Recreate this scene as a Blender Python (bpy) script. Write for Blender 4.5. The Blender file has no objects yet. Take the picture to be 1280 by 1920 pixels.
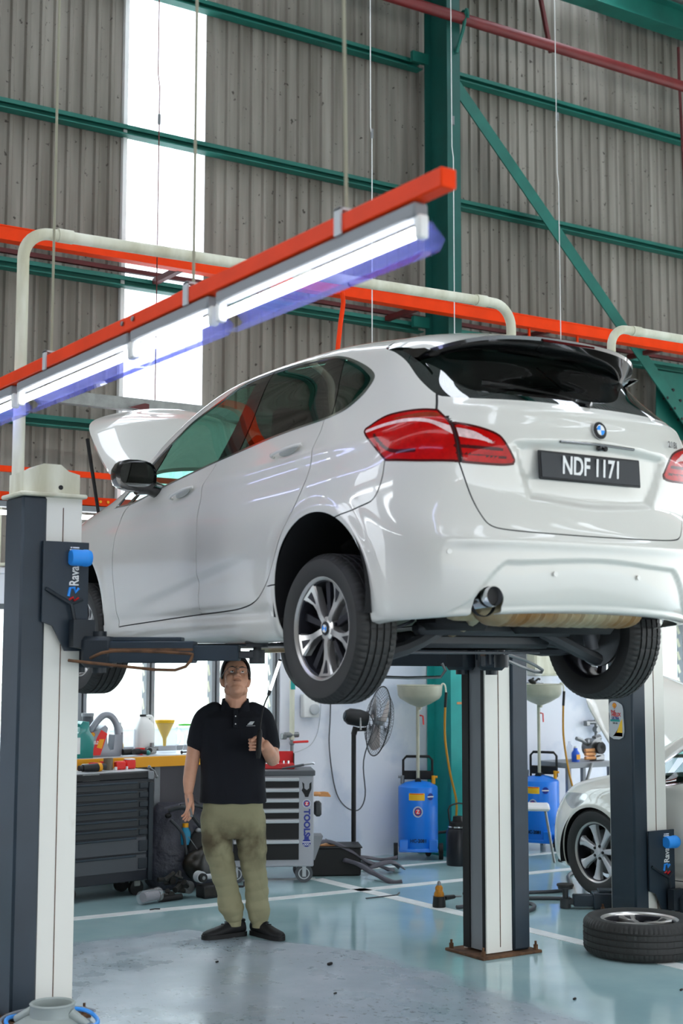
import bpy, bmesh, math, random
import numpy as np
from mathutils import Vector, Matrix, Euler
random.seed(7)
S=bpy.context.scene; COL=S.collection; PI=math.pi
# ---------------- camera, world, exposure ----------------
cam=bpy.data.cameras.new('camera'); camo=bpy.data.objects.new('camera',cam); COL.objects.link(camo); S.camera=camo
_p,_y,_r=math.radians(5.93),math.radians(32.95),math.radians(0.1)
_f=Vector((math.sin(_y)*math.cos(_p),math.cos(_y)*math.cos(_p),math.sin(_p))); _x=Vector((math.cos(_y),-math.sin(_y),0)); _u=_x.cross(_f)
_R=_x*math.cos(_r)+_u*math.sin(_r); _U=_u*math.cos(_r)-_x*math.sin(_r)
camo.matrix_world=Matrix(((_R.x,_U.x,-_f.x,0),(_R.y,_U.y,-_f.y,0),(_R.z,_U.z,-_f.z,1.7),(0,0,0,1)))
cam.sensor_fit='VERTICAL'; cam.sensor_height=36; cam.lens=36*2667/1920; cam.clip_start=.05; cam.clip_end=200
cam.dof.use_dof=True; cam.dof.focus_distance=8.7; cam.dof.aperture_fstop=2.8
W=bpy.data.worlds.new('world'); S.world=W; W.use_nodes=True
_n=W.node_tree.nodes; _l=W.node_tree.links; _bg=_n['Background']
_tc=_n.new('ShaderNodeTexCoord'); _sx=_n.new('ShaderNodeSeparateXYZ'); _cr=_n.new('ShaderNodeValToRGB')
_l.new(_tc.outputs['Generated'],_sx.inputs[0]); _l.new(_sx.outputs['Z'],_cr.inputs[0]); _l.new(_cr.outputs[0],_bg.inputs[0])
_cr.color_ramp.elements[0].position=.0; _cr.color_ramp.elements[0].color=(.45,.46,.45,1)   # hazy ground and horizon under an overcast sky
_cr.color_ramp.elements[1].position=.35; _cr.color_ramp.elements[1].color=(.88,.93,1.0,1)
_e=_cr.color_ramp.elements.new(.06); _e.color=(.62,.66,.70,1)
_bg.inputs[1].default_value=6.5
S.view_settings.view_transform='Standard'; S.view_settings.look='None'; S.view_settings.gamma=1; S.view_settings.use_curve_mapping=False
S.view_settings.exposure=0.14
S.cycles.transparent_max_bounces=32
# ---------------- helpers ----------------
def lin(h):
    if isinstance(h,str):
        h=h.lstrip('#'); c=[int(h[i:i+2],16)/255 for i in (0,2,4)]
    else: c=h
    return tuple(x/12.92 if x<=.04045 else ((x+.055)/1.055)**2.4 for x in c)
MATS={}
def mat(name,col,rough=.5,metal=0,coat=0,noise=None,bump=None,emit=0,trans=0,alpha=1,spec=.5,ior=1.45,col2=None,stretch=None,coatr=.03):
    m=bpy.data.materials.new(name); m.use_nodes=True; nt=m.node_tree; b=nt.nodes['Principled BSDF']
    c=lin(col); b.inputs['Base Color'].default_value=(*c,1); b.inputs['Roughness'].default_value=rough; b.inputs['Metallic'].default_value=metal
    b.inputs['Coat Weight'].default_value=coat; b.inputs['Coat Roughness'].default_value=coatr
    b.inputs['Transmission Weight'].default_value=trans; b.inputs['Alpha'].default_value=alpha; b.inputs['IOR'].default_value=ior
    b.inputs['Specular IOR Level'].default_value=spec
    if emit: b.inputs['Emission Color'].default_value=(*c,1); b.inputs['Emission Strength'].default_value=emit
    if noise or bump:
        tc=nt.nodes.new('ShaderNodeTexCoord'); mp=nt.nodes.new('ShaderNodeMapping'); nt.links.new(tc.outputs['Object'],mp.inputs[0])
        if stretch: mp.inputs['Scale'].default_value=stretch
    if noise:
        n=nt.nodes.new('ShaderNodeTexNoise'); n.inputs['Scale'].default_value=noise[0]; n.inputs['Detail'].default_value=6; nt.links.new(mp.outputs[0],n.inputs['Vector'])
        r=nt.nodes.new('ShaderNodeValToRGB'); a=noise[1]; c2=lin(col2) if col2 else tuple(x*(1-a) for x in c)
        lo,hi=(noise[2],noise[3]) if len(noise)>2 else (.35,.65)
        r.color_ramp.elements[0].position=lo; r.color_ramp.elements[1].position=hi
        r.color_ramp.elements[0].color=(*c2,1); r.color_ramp.elements[1].color=(*c,1)
        nt.links.new(n.outputs[0],r.inputs[0]); nt.links.new(r.outputs[0],b.inputs['Base Color'])
    if bump:
        n=nt.nodes.new('ShaderNodeTexNoise'); n.inputs['Scale'].default_value=bump[0]; n.inputs['Detail'].default_value=5; nt.links.new(mp.outputs[0],n.inputs['Vector'])
        bp=nt.nodes.new('ShaderNodeBump'); bp.inputs['Strength'].default_value=bump[1]; bp.inputs['Distance'].default_value=bump[2] if len(bump)>2 else .01
        nt.links.new(n.outputs[0],bp.inputs['Height']); nt.links.new(bp.outputs[0],b.inputs['Normal'])
    MATS[name]=m; return m
def prop(o,label=None,cat=None,group=None,kind=None):
    if label: o['label']=label
    if cat: o['category']=cat
    if group: o['group']=group
    if kind: o['kind']=kind
    return o
def empty(name,loc=(0,0,0),label=None,cat=None,group=None,rz=0):
    o=bpy.data.objects.new(name,None); COL.objects.link(o); o.location=loc; o.rotation_euler[2]=rz; o.empty_display_size=.1
    return prop(o,label,cat,group)
class M:
    def __init__(s): s.v=[]; s.f=[]; s.mi=[]
    def add(s,vs,fs,m=0):
        b=len(s.v); s.v+=[tuple(v) for v in vs]; s.f+=[tuple(i+b for i in f) for f in fs]; s.mi+=[m]*len(fs); return s
    def box(s,c,d,bev=0,rot=None,m=0):
        h=[x/2 for x in d]; bev=min(bev,min(h)*.9); V=[];F=[]
        R=rot if rot is not None else Matrix.Identity(3)
        if isinstance(R,(tuple,list)): R=Euler(R).to_matrix()
        c=Vector(c)
        if bev<=0:
            for i in range(8): V.append(c+R@Vector([h[k]*(1 if i>>k&1 else -1) for k in range(3)]))
            F=[(0,2,3,1),(4,5,7,6),(0,1,5,4),(2,6,7,3),(0,4,6,2),(1,3,7,5)]
        else:
            idx={}
            for i in range(8):
                sg=[(1 if i>>k&1 else -1) for k in range(3)]
                for a in range(3):
                    idx[(i,a)]=len(V); V.append(c+R@Vector([sg[k]*(h[k] if k==a else h[k]-bev) for k in range(3)]))
            for a in range(3):
                b1,b2=(a+1)%3,(a+2)%3
                for sgn in (0,1):
                    q=[(sgn<<a)|(p<<b1)|(r<<b2) for p,r in ((0,0),(1,0),(1,1),(0,1))]
                    if not sgn: q=q[::-1]
                    F.append(tuple(idx[(i,a)] for i in q))
                for p in (0,1):
                    for r in (0,1):   # edge along axis a between faces b1 (sign p) and b2 (sign r)
                        i0=(p<<b1)|(r<<b2); i1=i0|(1<<a); q=(idx[(i0,b1)],idx[(i1,b1)],idx[(i1,b2)],idx[(i0,b2)])
                        F.append(q if p==r else q[::-1])
            for i in range(8):
                q=(idx[(i,0)],idx[(i,1)],idx[(i,2)]); F.append(q if bin(i).count('1')%2 else q[::-1])
        return s.add(V,F,m)
    def ring(s,c,ax,r,n,ref=None):
        ax=Vector(ax).normalized(); ref=Vector(ref) if ref is not None else (Vector((0,0,1)) if abs(ax.z)<.9 else Vector((1,0,0)))
        u=(ref-ax*ref.dot(ax)).normalized(); w=ax.cross(u); return [Vector(c)+u*(r*math.cos(2*PI*k/n))+w*(r*math.sin(2*PI*k/n)) for k in range(n)]
    def loft(s,rings,cap=True,closed=False,m=0):
        n=len(rings[0]); V=[p for r in rings for p in r]; F=[]; L=len(rings)
        for i in range(L if closed else L-1):
            j=(i+1)%L
            for k in range(n): F.append((i*n+k,i*n+(k+1)%n,j*n+(k+1)%n,j*n+k))
        if cap and not closed: F.append(tuple(range(n))[::-1]); F.append(tuple((L-1)*n+k for k in range(n)))
        return s.add(V,F,m)
    def cyl(s,a,b,r,r2=None,n=16,m=0):
        a,b=Vector(a),Vector(b); return s.loft([s.ring(a,b-a,r,n),s.ring(b,b-a,r if r2 is None else r2,n)],m=m)
    def lathe(s,prof,o=(0,0,0),ax=(0,0,1),n=24,m=0,ref=None,cap=False):
        ax=Vector(ax).normalized(); return s.loft([s.ring(Vector(o)+ax*h,ax,max(r,1e-5),n,ref) for r,h in prof],cap=cap,m=m)
    def tube(s,pts,r,n=8,closed=False,m=0,sub=0):
        P=[Vector(p) for p in pts]
        if sub:
            Q=[]; N=len(P)
            for i in range(N if closed else N-1):
                p0=P[i-1] if (i or closed) else P[0]; a=P[i]; b=P[(i+1)%N]; p3=P[(i+2)%N] if (i+2<N or closed) else P[-1]
                for k in range(sub):
                    t=k/sub; Q.append(.5*((2*a)+(b-p0)*t+(2*p0-5*a+4*b-p3)*t*t+(3*a-p0-3*b+p3)*t**3))
            if not closed: Q.append(P[-1])
            P=Q
        N=len(P); R=[]; u=None
        for i in range(N):
            a=P[i-1] if (i or closed) else P[0]; b=P[(i+1)%N] if (i+1<N or closed) else P[-1]; t=(b-a).normalized()
            if u is None: u=t.orthogonal().normalized()
            u=(u-t*u.dot(t)); u=u.normalized() if u.length>1e-6 else t.orthogonal().normalized(); w=t.cross(u)
            rr=r[i] if isinstance(r,(list,tuple)) and len(r)==N else (r if not isinstance(r,(list,tuple)) else r[0])
            R.append([P[i]+u*(rr*math.cos(2*PI*k/n))+w*(rr*math.sin(2*PI*k/n)) for k in range(n)])
        return s.loft(R,cap=not closed,closed=closed,m=m)
    def prism(s,pts,h,o=(0,0,0),u=(1,0,0),v=(0,1,0),m=0,bev=0):
        u,v=Vector(u),Vector(v); w=u.cross(v).normalized(); o=Vector(o); n=len(pts)
        A=[o+u*p[0]+v*p[1] for p in pts]; c=sum(A,Vector())/n
        if bev:
            rings=[[c+(a-c)*(1-bev) for a in A],[a+w*bev*.05 for a in A],[a+w*(h-bev*.05) for a in A],[c+(a-c)*(1-bev)+w*h for a in A]]
        else: rings=[A,[a+w*h for a in A]]
        return s.loft(rings,m=m)
    def ball(s,c,r,n=12,k=8,m=0,rot=None):
        r=(r,r,r) if not isinstance(r,(tuple,list)) else r; R=Euler(rot).to_matrix() if rot else Matrix.Identity(3); c=Vector(c); rings=[]
        for i in range(k+1):
            a=-PI/2+PI*i/k; rr=max(math.cos(a),1e-4); rings.append([c+R@Vector((r[0]*rr*math.cos(2*PI*j/n),r[1]*rr*math.sin(2*PI*j/n),r[2]*math.sin(a))) for j in range(n)])
        return s.loft(rings,m=m)
    def xf(s,fn): s.v=[tuple(fn(Vector(v))) for v in s.v]; return s
    def mesh(s,name,mats,smooth=True,angle=38,fix=True):
        me=bpy.data.meshes.new(name); me.from_pydata(s.v,[],s.f); mats=mats if isinstance(mats,(list,tuple)) else [mats]
        for x in mats: me.materials.append(MATS[x] if isinstance(x,str) else x)
        if len(mats)>1: me.polygons.foreach_set('material_index',s.mi)
        if fix:
            bm=bmesh.new(); bm.from_mesh(me); bmesh.ops.recalc_face_normals(bm,faces=bm.faces); bm.to_mesh(me); bm.free()
        if smooth: me.shade_smooth(); me.set_sharp_from_angle(angle=math.radians(angle))
        me.update(); return me
    def build(s,name,mats,parent=None,loc=(0,0,0),rz=0,**k):
        return link(name,s.mesh(name,mats,**k),parent,loc,rz)
def link(name,me,parent=None,loc=(0,0,0),rz=0,rot=None):
    o=bpy.data.objects.new(name,me); COL.objects.link(o); o.location=loc; o.rotation_euler=rot if rot else (0,0,rz)
    if parent is not None: o.parent=parent
    return o
def copy_tree(o,parent=None):
    c=o.copy(); COL.objects.link(c)
    if parent is not None: c.parent=parent
    for ch in list(o.children): copy_tree(ch,c)
    return c
def text_mesh(txt,size,depth=.002,weight=0,shear=0,spacing=1,align='CENTER'):
    cu=bpy.data.curves.new('text','FONT'); cu.body=txt; cu.size=size; cu.extrude=depth; cu.offset=weight; cu.align_x=align; cu.align_y='CENTER'; cu.shear=shear; cu.space_character=spacing; cu.resolution_u=3
    o=bpy.data.objects.new('text',cu); COL.objects.link(o); dg=bpy.context.evaluated_depsgraph_get(); me=bpy.data.meshes.new_from_object(o.evaluated_get(dg)); bpy.data.objects.remove(o); bpy.data.curves.remove(cu); return me
def text(name,txt,size,m,parent,loc,X=(1,0,0),Y=(0,0,1),depth=.002,weight=0,sx=1,**k):
    me=text_mesh(txt,size,depth,weight,**k); me.materials.clear(); me.materials.append(MATS[m])
    X,Y=Vector(X).normalized(),Vector(Y).normalized(); Z=X.cross(Y); A=Matrix(((X.x,Y.x,Z.x,0),(X.y,Y.y,Z.y,0),(X.z,Y.z,Z.z,0),(0,0,0,1)))@Matrix.Diagonal((sx,1,1,1)); me.transform(A)
    return link(name,me,parent,loc)
# ---------------- materials ----------------
mat('paint_white','#d0cec6',.35,coat=1,coatr=.025)
mat('body_dark','#101113',.7); mat('gap_dark','#2c2d2e',.8); mat('handle_grey','#a9aaa6',.4)
mat('gloss_black','#060708',.18,coat=1); mat('rubber','#272726',.6,bump=(60,.15,.002)); mat('plastic_black','#141517',.5); mat('plastic_grey','#303336',.5)
mat('chrome','#d8dade',.12,metal=1); mat('alloy','#c9c6c2',.28,metal=.85); mat('alloy_dark','#2a2a30',.35,metal=.5); mat('steel','#8b8d8e',.38,metal=.8,noise=(8,.25)); mat('zinc','#9a9c99',.5,metal=.6,noise=(20,.2))
mat('black','#0b0b0c',.6); mat('mirror','#9aa0a0',.03,metal=1); mat('white','#e6e6e4',.45); mat('red','#c01518',.4); mat('redbright','#e2231c',.4); mat('yellow','#f0c020',.45); mat('orange_yel','#e8a010',.5)
mat('orange','#ec3c00',.5,noise=(6,.12),spec=.2); mat('maroon','#5b1c1c',.6,noise=(8,.3)); mat('pipe_red','#701b1b',.5,noise=(5,.25))
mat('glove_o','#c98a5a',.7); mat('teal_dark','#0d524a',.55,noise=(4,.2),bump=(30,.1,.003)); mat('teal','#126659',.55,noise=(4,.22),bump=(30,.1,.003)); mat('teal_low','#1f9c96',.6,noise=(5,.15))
mat('cream','#dcdccb',.5,noise=(7,.12),stretch=(1,1,.25),col2='#b9b69c'); mat('cream_rust','#e0dfd6',.45,noise=(5,.3,.18,.34),stretch=(1,1,.35),col2='#bdb59c')
mat('navy','#27343f',.42,noise=(3,.28),bump=(40,.05,.002)); mat('navy_dark','#1d262e',.45,noise=(5,.25)); mat('rust','#6b4a30',.8,noise=(20,.5))
mat('blue','#0f7be6',.4,coat=.2,noise=(3,.08)); mat('blue_bright','#2b93ee',.45); mat('blue_dark','#152a86',.4); mat('drain_bowl','#b9b8a4',.45,metal=.15,noise=(6,.2))
mat('glass_dark','#0c1512',.02,trans=0,coat=1); mat('skin','#d9a184',.5,noise=(14,.12),bump=(160,.05,.001)); mat('hair','#0c0a0a',.45,bump=(90,.5,.004))
mat('cloth_navy','#10131c',.9,noise=(10,.15),bump=(300,.1,.001)); mat('shoe','#0e0e10',.65,bump=(120,.2,.002)); mat('tan_steel','#a9a183',.5,metal=.4,noise=(5,.5),col2='#8f6a3c')
mat('grey_panel','#77757b',.7,noise=(3,.08)); mat('plaster','#e6e8f0',.75,noise=(1.6,.06,.42,.5),col2='#d3d9e6',bump=(25,.25,.004)); mat('grey_dark','#4a4d52',.5); mat('grey_mid','#83868a',.5); mat('grey_light','#b9bdc0',.45)
def glassy(name,tint,k=.5,rough=.0,ior=1.45,base=None):
    # thin tinted pane: part of the light passes straight through in the tint, the surface reflects by Fresnel
    m=bpy.data.materials.new(name); m.use_nodes=True; nt=m.node_tree; N=nt.nodes; L=nt.links; N.remove(N['Principled BSDF'])
    t=N.new('ShaderNodeBsdfTransparent'); t.inputs[0].default_value=(*lin(tint),1); g=N.new('ShaderNodeBsdfGlossy'); g.inputs['Roughness'].default_value=rough
    fr=N.new('ShaderNodeFresnel'); fr.inputs[0].default_value=ior; mx=N.new('ShaderNodeMixShader'); ge=N.new('ShaderNodeNewGeometry'); mu=N.new('ShaderNodeMath'); mu.operation='SUBTRACT'; mu.use_clamp=True; L.new(fr.outputs[0],mu.inputs[0]); L.new(ge.outputs['Backfacing'],mu.inputs[1]); L.new(mu.outputs[0],mx.inputs[0]); L.new(t.outputs[0],mx.inputs[1]); L.new(g.outputs[0],mx.inputs[2])
    out=N['Material Output']
    if base:
        d=N.new('ShaderNodeBsdfDiffuse'); d.inputs[0].default_value=(*lin(base),1); m2=N.new('ShaderNodeMixShader'); m2.inputs[0].default_value=k; L.new(mx.outputs[0],m2.inputs[1]); L.new(d.outputs[0],m2.inputs[2]); L.new(m2.outputs[0],out.inputs[0])
    else: L.new(mx.outputs[0],out.inputs[0])
    MATS[name]=m; return m
glassy('car_glass','#56635f',ior=2.5); glassy('front_glass','#b4c6c2',ior=1.6); glassy('screen_glass','#9fd9c6',ior=1.5); glassy('window_glass','#eef4f4'); glassy('clear_plastic','#eef0f4',k=.12,base='#ffffff'); glassy('shield','#dadcfa',k=.12,base='#9aa0e6',ior=1.2)
glassy('spectacle','#f4f4f4'); glassy('jug_plastic','#eeeeea',k=.55,base='#eeeeea')
def glow(name,col,strength):
    m=bpy.data.materials.new(name); m.use_nodes=True; N=m.node_tree.nodes; N.remove(N['Principled BSDF']); e=N.new('ShaderNodeEmission'); e.inputs[0].default_value=(*col,1); e.inputs[1].default_value=strength; m.node_tree.links.new(e.outputs[0],N['Material Output'].inputs[0]); MATS[name]=m
glow('tube_light',(.93,.97,1),13)
def tail_lens(name,col,k):
    m=mat(name,col,.25,coat=.3,noise=(40,.25),spec=.1); b=m.node_tree.nodes['Principled BSDF']; b.inputs['Subsurface Weight'].default_value=0; return m
tail_lens('lens_red','#bc0000',1); tail_lens('lens_dark','#4a0608',1); tail_lens('lens_amber','#8a2a0c',1); tail_lens('lens_clear','#e8c8c6',1)

mat('chest_dark','#1d2129',.4); mat('tan_grey','#6d6455',.5,metal=.4); mat('grey_panel_l','#a3a4aa',.45); mat('blade_grey','#b3a9a4',.45); mat('orange_yel_h','#b5800f',.45); mat('navy_black','#15171f',.35); mat('teal_blue','#1a7da0',.4); mat('tool_yellow','#c98212',.45,noise=(30,.5)); mat("blue_lab","#1c58c8",.4); mat("redor","#e8521c",.5)
mat('rod_grey','#8f8c78',.6)

# ---- car body: control net of the left half (mirrored), columns nose -> tail, rows sill -> spine; (half width, along, up)
NET=[
[(0,3.40,.20),(0,3.47,.26),(0,3.50,.42),(0,3.49,.56),(0,3.46,.64),(0,3.44,.685),(0,3.42,.71),(0,3.41,.725),(0,3.40,.735),(0,3.40,.74),(0,3.395,.745),(0,3.39,.75)],
[(.33,3.38,.2),(.34,3.45,.26),(.35,3.48,.42),(.34,3.46,.56),(.33,3.43,.65),(.31,3.40,.70),(.29,3.37,.73),(.26,3.35,.75),(.22,3.34,.765),(.17,3.34,.775),(.09,3.34,.78),(0,3.34,.785)],
[(.60,3.30,.2),(.63,3.36,.26),(.64,3.37,.42),(.63,3.35,.56),(.61,3.32,.65),(.58,3.28,.71),(.54,3.25,.75),(.48,3.23,.78),(.42,3.23,.80),(.32,3.23,.815),(.16,3.24,.82),(0,3.25,.825)],
[(.76,3.06,.2),(.82,3.08,.24),(.84,3.09,.42),(.84,3.09,.58),(.82,3.07,.70),(.785,3.06,.775),(.73,3.05,.825),(.65,3.04,.86),(.56,3.03,.885),(.43,3.03,.90),(.22,3.03,.915),(0,3.03,.92)],
[(.80,2.67,.16),(.865,2.67,.22),(.885,2.67,.42),(.895,2.67,.60),(.885,2.67,.76),(.855,2.67,.85),(.80,2.67,.905),(.73,2.67,.935),(.63,2.67,.96),(.49,2.67,.98),(.25,2.67,.995),(0,2.67,1.0)],
[(.77,2.2,.13),(.85,2.2,.175),(.885,2.2,.40),(.895,2.2,.58),(.89,2.2,.76),(.87,2.2,.87),(.835,2.2,.945),(.79,2.13,1.04),(.735,2.08,1.14),(.61,2.19,1.165),(.32,2.30,1.165),(0,2.34,1.16)],
[(.77,1.7,.13),(.85,1.7,.175),(.885,1.7,.40),(.90,1.7,.58),(.895,1.7,.76),(.875,1.7,.89),(.835,1.7,.985),(.76,1.66,1.17),(.695,1.60,1.345),(.56,1.62,1.42),(.29,1.72,1.42),(0,1.76,1.415)],
[(.77,1.1,.13),(.85,1.1,.175),(.885,1.1,.40),(.90,1.1,.58),(.895,1.1,.76),(.875,1.1,.905),(.83,1.1,1.02),(.745,1.1,1.23),(.66,1.12,1.442),(.53,1.14,1.522),(.27,1.18,1.564),(0,1.2,1.576)],
[(.77,.5,.13),(.85,.5,.175),(.885,.5,.40),(.90,.5,.58),(.895,.5,.76),(.875,.5,.92),(.822,.5,1.065),(.738,.5,1.255),(.654,.5,1.45),(.525,.52,1.535),(.27,.56,1.576),(0,.58,1.586)],
[(.80,0,.16),(.865,0,.21),(.89,0,.42),(.90,0,.60),(.895,0,.76),(.875,0,.93),(.815,.02,1.09),(.725,.08,1.26),(.65,.14,1.43),(.52,.19,1.520),(.27,.27,1.564),(0,.32,1.575)],
[(.79,-.36,.20),(.84,-.36,.24),(.862,-.36,.42),(.868,-.36,.58),(.868,-.35,.74),(.853,-.35,.92),(.79,-.34,1.06),(.71,-.24,1.235),(.635,-.12,1.405),(.50,-.04,1.498),(.26,.06,1.548),(0,.12,1.561)],
[(.74,-.54,.215),(.765,-.60,.25),(.775,-.635,.42),(.775,-.64,.56),(.762,-.625,.72),(.75,-.63,.93),(.70,-.60,1.08),(.645,-.45,1.235),(.59,-.31,1.39),(.47,-.20,1.48),(.24,-.08,1.528),(0,-.02,1.546)],
[(.45,-.69,.235),(.45,-.76,.27),(.45,-.79,.42),(.45,-.79,.56),(.45,-.765,.72),(.44,-.785,.93),(.425,-.745,1.105),(.40,-.58,1.25),(.375,-.45,1.39),(.30,-.32,1.468),(.15,-.20,1.512),(0,-.13,1.532)],
[(0,-.71,.245),(0,-.785,.28),(0,-.825,.42),(0,-.825,.56),(0,-.80,.72),(0,-.825,.93),(0,-.785,1.11),(0,-.62,1.25),(0,-.48,1.39),(0,-.37,1.470),(0,-.28,1.510),(0,-.20,1.524)],
]
def smoothstep(a,b,x):
    t=np.clip((x-a)/(b-a),0,1); return t*t*(3-2*t)
def body_net(nu=22,nv=20,lam=.75):
    P=np.array(NET,float)                       # 14 x 12 x 3
    m=np.array([-1,1,1.])
    P[:,:,0]=P[:,:,0]
    def pad_u(Q): return np.concatenate([Q[1:2]*m,Q,Q[-2:-1]*m],0)
    def pad_v(Q): return np.concatenate([2*Q[:,:1]-Q[:,1:2],Q,Q[:,-2:-1]*m],1)
    C=P.copy()
    for it in range(12):                        # control points pulled towards interpolation
        A=pad_v(pad_u(C)); S=(A[:-2]+4*A[1:-1]+A[2:])/6; S=(S[:,:-2]+4*S[:,1:-1]+S[:,2:])/6
        C=C+lam*(P-S)
        if it>1 and lam>0: lam*=.8
    A=pad_v(pad_u(C))
    def basis(n,per):
        t=np.linspace(0,n-1,(n-1)*per+1); i=np.minimum(t.astype(int),n-2); f=t-i
        w=np.stack([(1-f)**3,3*f**3-6*f**2+4,-3*f**3+3*f**2+3*f+1,f**3],1)/6
        M=np.zeros((len(t),n+2))
        for k in range(4): M[np.arange(len(t)),i+k]=w[:,k]
        return M
    Mu=basis(P.shape[0],nu); Mv=basis(P.shape[1],nv)
    G=np.einsum('ai,ijk,bj->abk',Mu,A,Mv)
    G[0,:,0]=0; G[-1,:,0]=0; G[:,-1,0]=0
    return G
def grid_normals(G):
    du=np.gradient(G,axis=0); dv=np.gradient(G,axis=1)
    du[0]*=[1,0,0]; du[-1]*=[1,0,0]
    n=np.cross(du,dv); n/=np.linalg.norm(n,axis=2,keepdims=True)+1e-12
    s=np.sign((n*(G-np.array([0,1.3,.7]))).sum(2).mean()); n*=s
    n[0,:,0]=0;n[-1,:,0]=0;n[:,-1,0]=0
    return n/ (np.linalg.norm(n,axis=2,keepdims=True)+1e-12)
def seg_d(x,y,pts,closed=False):
    p=np.array(pts,float); q=np.roll(p,-1,0) if closed else p[1:]; p=p if closed else p[:-1]
    best=np.full(x.shape,1e9)
    for a,b in zip(p,q):
        d=b-a; t=np.clip(((x-a[0])*d[0]+(y-a[1])*d[1])/(d@d+1e-12),0,1)
        best=np.minimum(best,np.hypot(x-a[0]-t*d[0],y-a[1]-t*d[1]))
    return best
def inside(x,y,pts):
    p=np.array(pts,float); q=np.roll(p,-1,0); c=np.zeros(x.shape,bool)
    for a,b in zip(p,q):
        with np.errstate(divide='ignore',invalid='ignore'):
            c^=((a[1]>y)!=(b[1]>y))&(x<(b[0]-a[0])*(y-a[1])/(b[1]-a[1]+1e-15)+a[0])
    return c
def smooth_poly(pts,n=8,closed=True):
    # Catmull-Rom through the points; a point with a third value stays a sharp corner
    P=[tuple(p[:2]) for p in pts]; sh=[len(p)>2 for p in pts]; N=len(P); out=[]
    for i in range(N if closed else N-1):
        a,b=np.array(P[i]),np.array(P[(i+1)%N])
        p0=np.array(P[i-1]) if (i>0 or closed) else 2*a-b
        p3=np.array(P[(i+2)%N]) if (i+2<N or closed) else 2*b-a
        if sh[i]: p0=2*a-b
        if sh[(i+1)%N]: p3=2*b-a
        for k in range(n):
            t=k/n; out.append(.5*((2*a)+(b-p0)*t+(2*p0-5*a+4*b-p3)*t*t+(3*a-p0-3*b+p3)*t**3))
    if not closed: out.append(np.array(P[-1]))
    return np.array(out)
def sdf(x,y,pts):
    d=seg_d(x,y,pts,True); return np.where(inside(x,y,pts),-d,d)
def shape_details(G):
    n=grid_normals(G); x,y,z=G[...,0],G[...,1],G[...,2]
    side=smoothstep(.5,.8,np.abs(n[...,0])); rear=smoothstep(.45,.8,-n[...,1])
    d=np.zeros(x.shape)
    # shoulder line through the handles
    l=.865+(.985-.865)*(2.4-y)/2.75
    e=z-l; d+=side*smoothstep(2.7,2.2,y)*smoothstep(-.5,-.3,y)*(.007*np.exp(-(e/.035)**2)-.006*np.exp(-((e+.075)/.05)**2))
    # rising crease low on the doors
    l=.36+.22*smoothstep(2.2,.2,y); e=z-l
    d+=side*smoothstep(2.15,1.7,y)*smoothstep(.42,.9,y)*(.008*smoothstep(-.05,.0,e)*np.exp(-np.maximum(e,0)/.12)-.006*np.exp(-((e+.06)/.04)**2))
    # arch flares
    for c in (0,2.67):
        r=np.hypot(y-c,z-.325); d+=side*.010*np.exp(-((r-.385)/.035)**2)*(z>.15)
    # sill
    d+=side*smoothstep(2.3,2.1,y)*smoothstep(.36,.5,y)*(-.012*np.exp(-((z-.265)/.03)**2))
    # bumper: shelf under the tailgate, sunk lower field
    sh=sdf(x,z,smooth_poly([(-.2,.45),(.40,.45),(.50,.43),(.60,.30),(.64,.2),(-.2,.2)],6))
    d+=rear*(-.014*smoothstep(.004,-.014,sh))
    d+=rear*smoothstep(.80,.6,x)*.012*np.exp(-((z-.535)/.03)**2)
    # number plate recess
    rc=sdf(x,z,smooth_poly([(-.3,.945),(.36,.945),(.42,.90),(.36,.745),(.28,.70),(-.3,.70)],5))
    d+=rear*(-.022*smoothstep(.006,-.030,rc))
    # lip under the rear window
    d+=rear*smoothstep(.75,.6,x)*.010*np.exp(-((z-1.085)/.022)**2)
    G=G+n*d[...,None]
    G[0,:,0]=0;G[-1,:,0]=0;G[:,-1,0]=0
    return G
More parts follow.
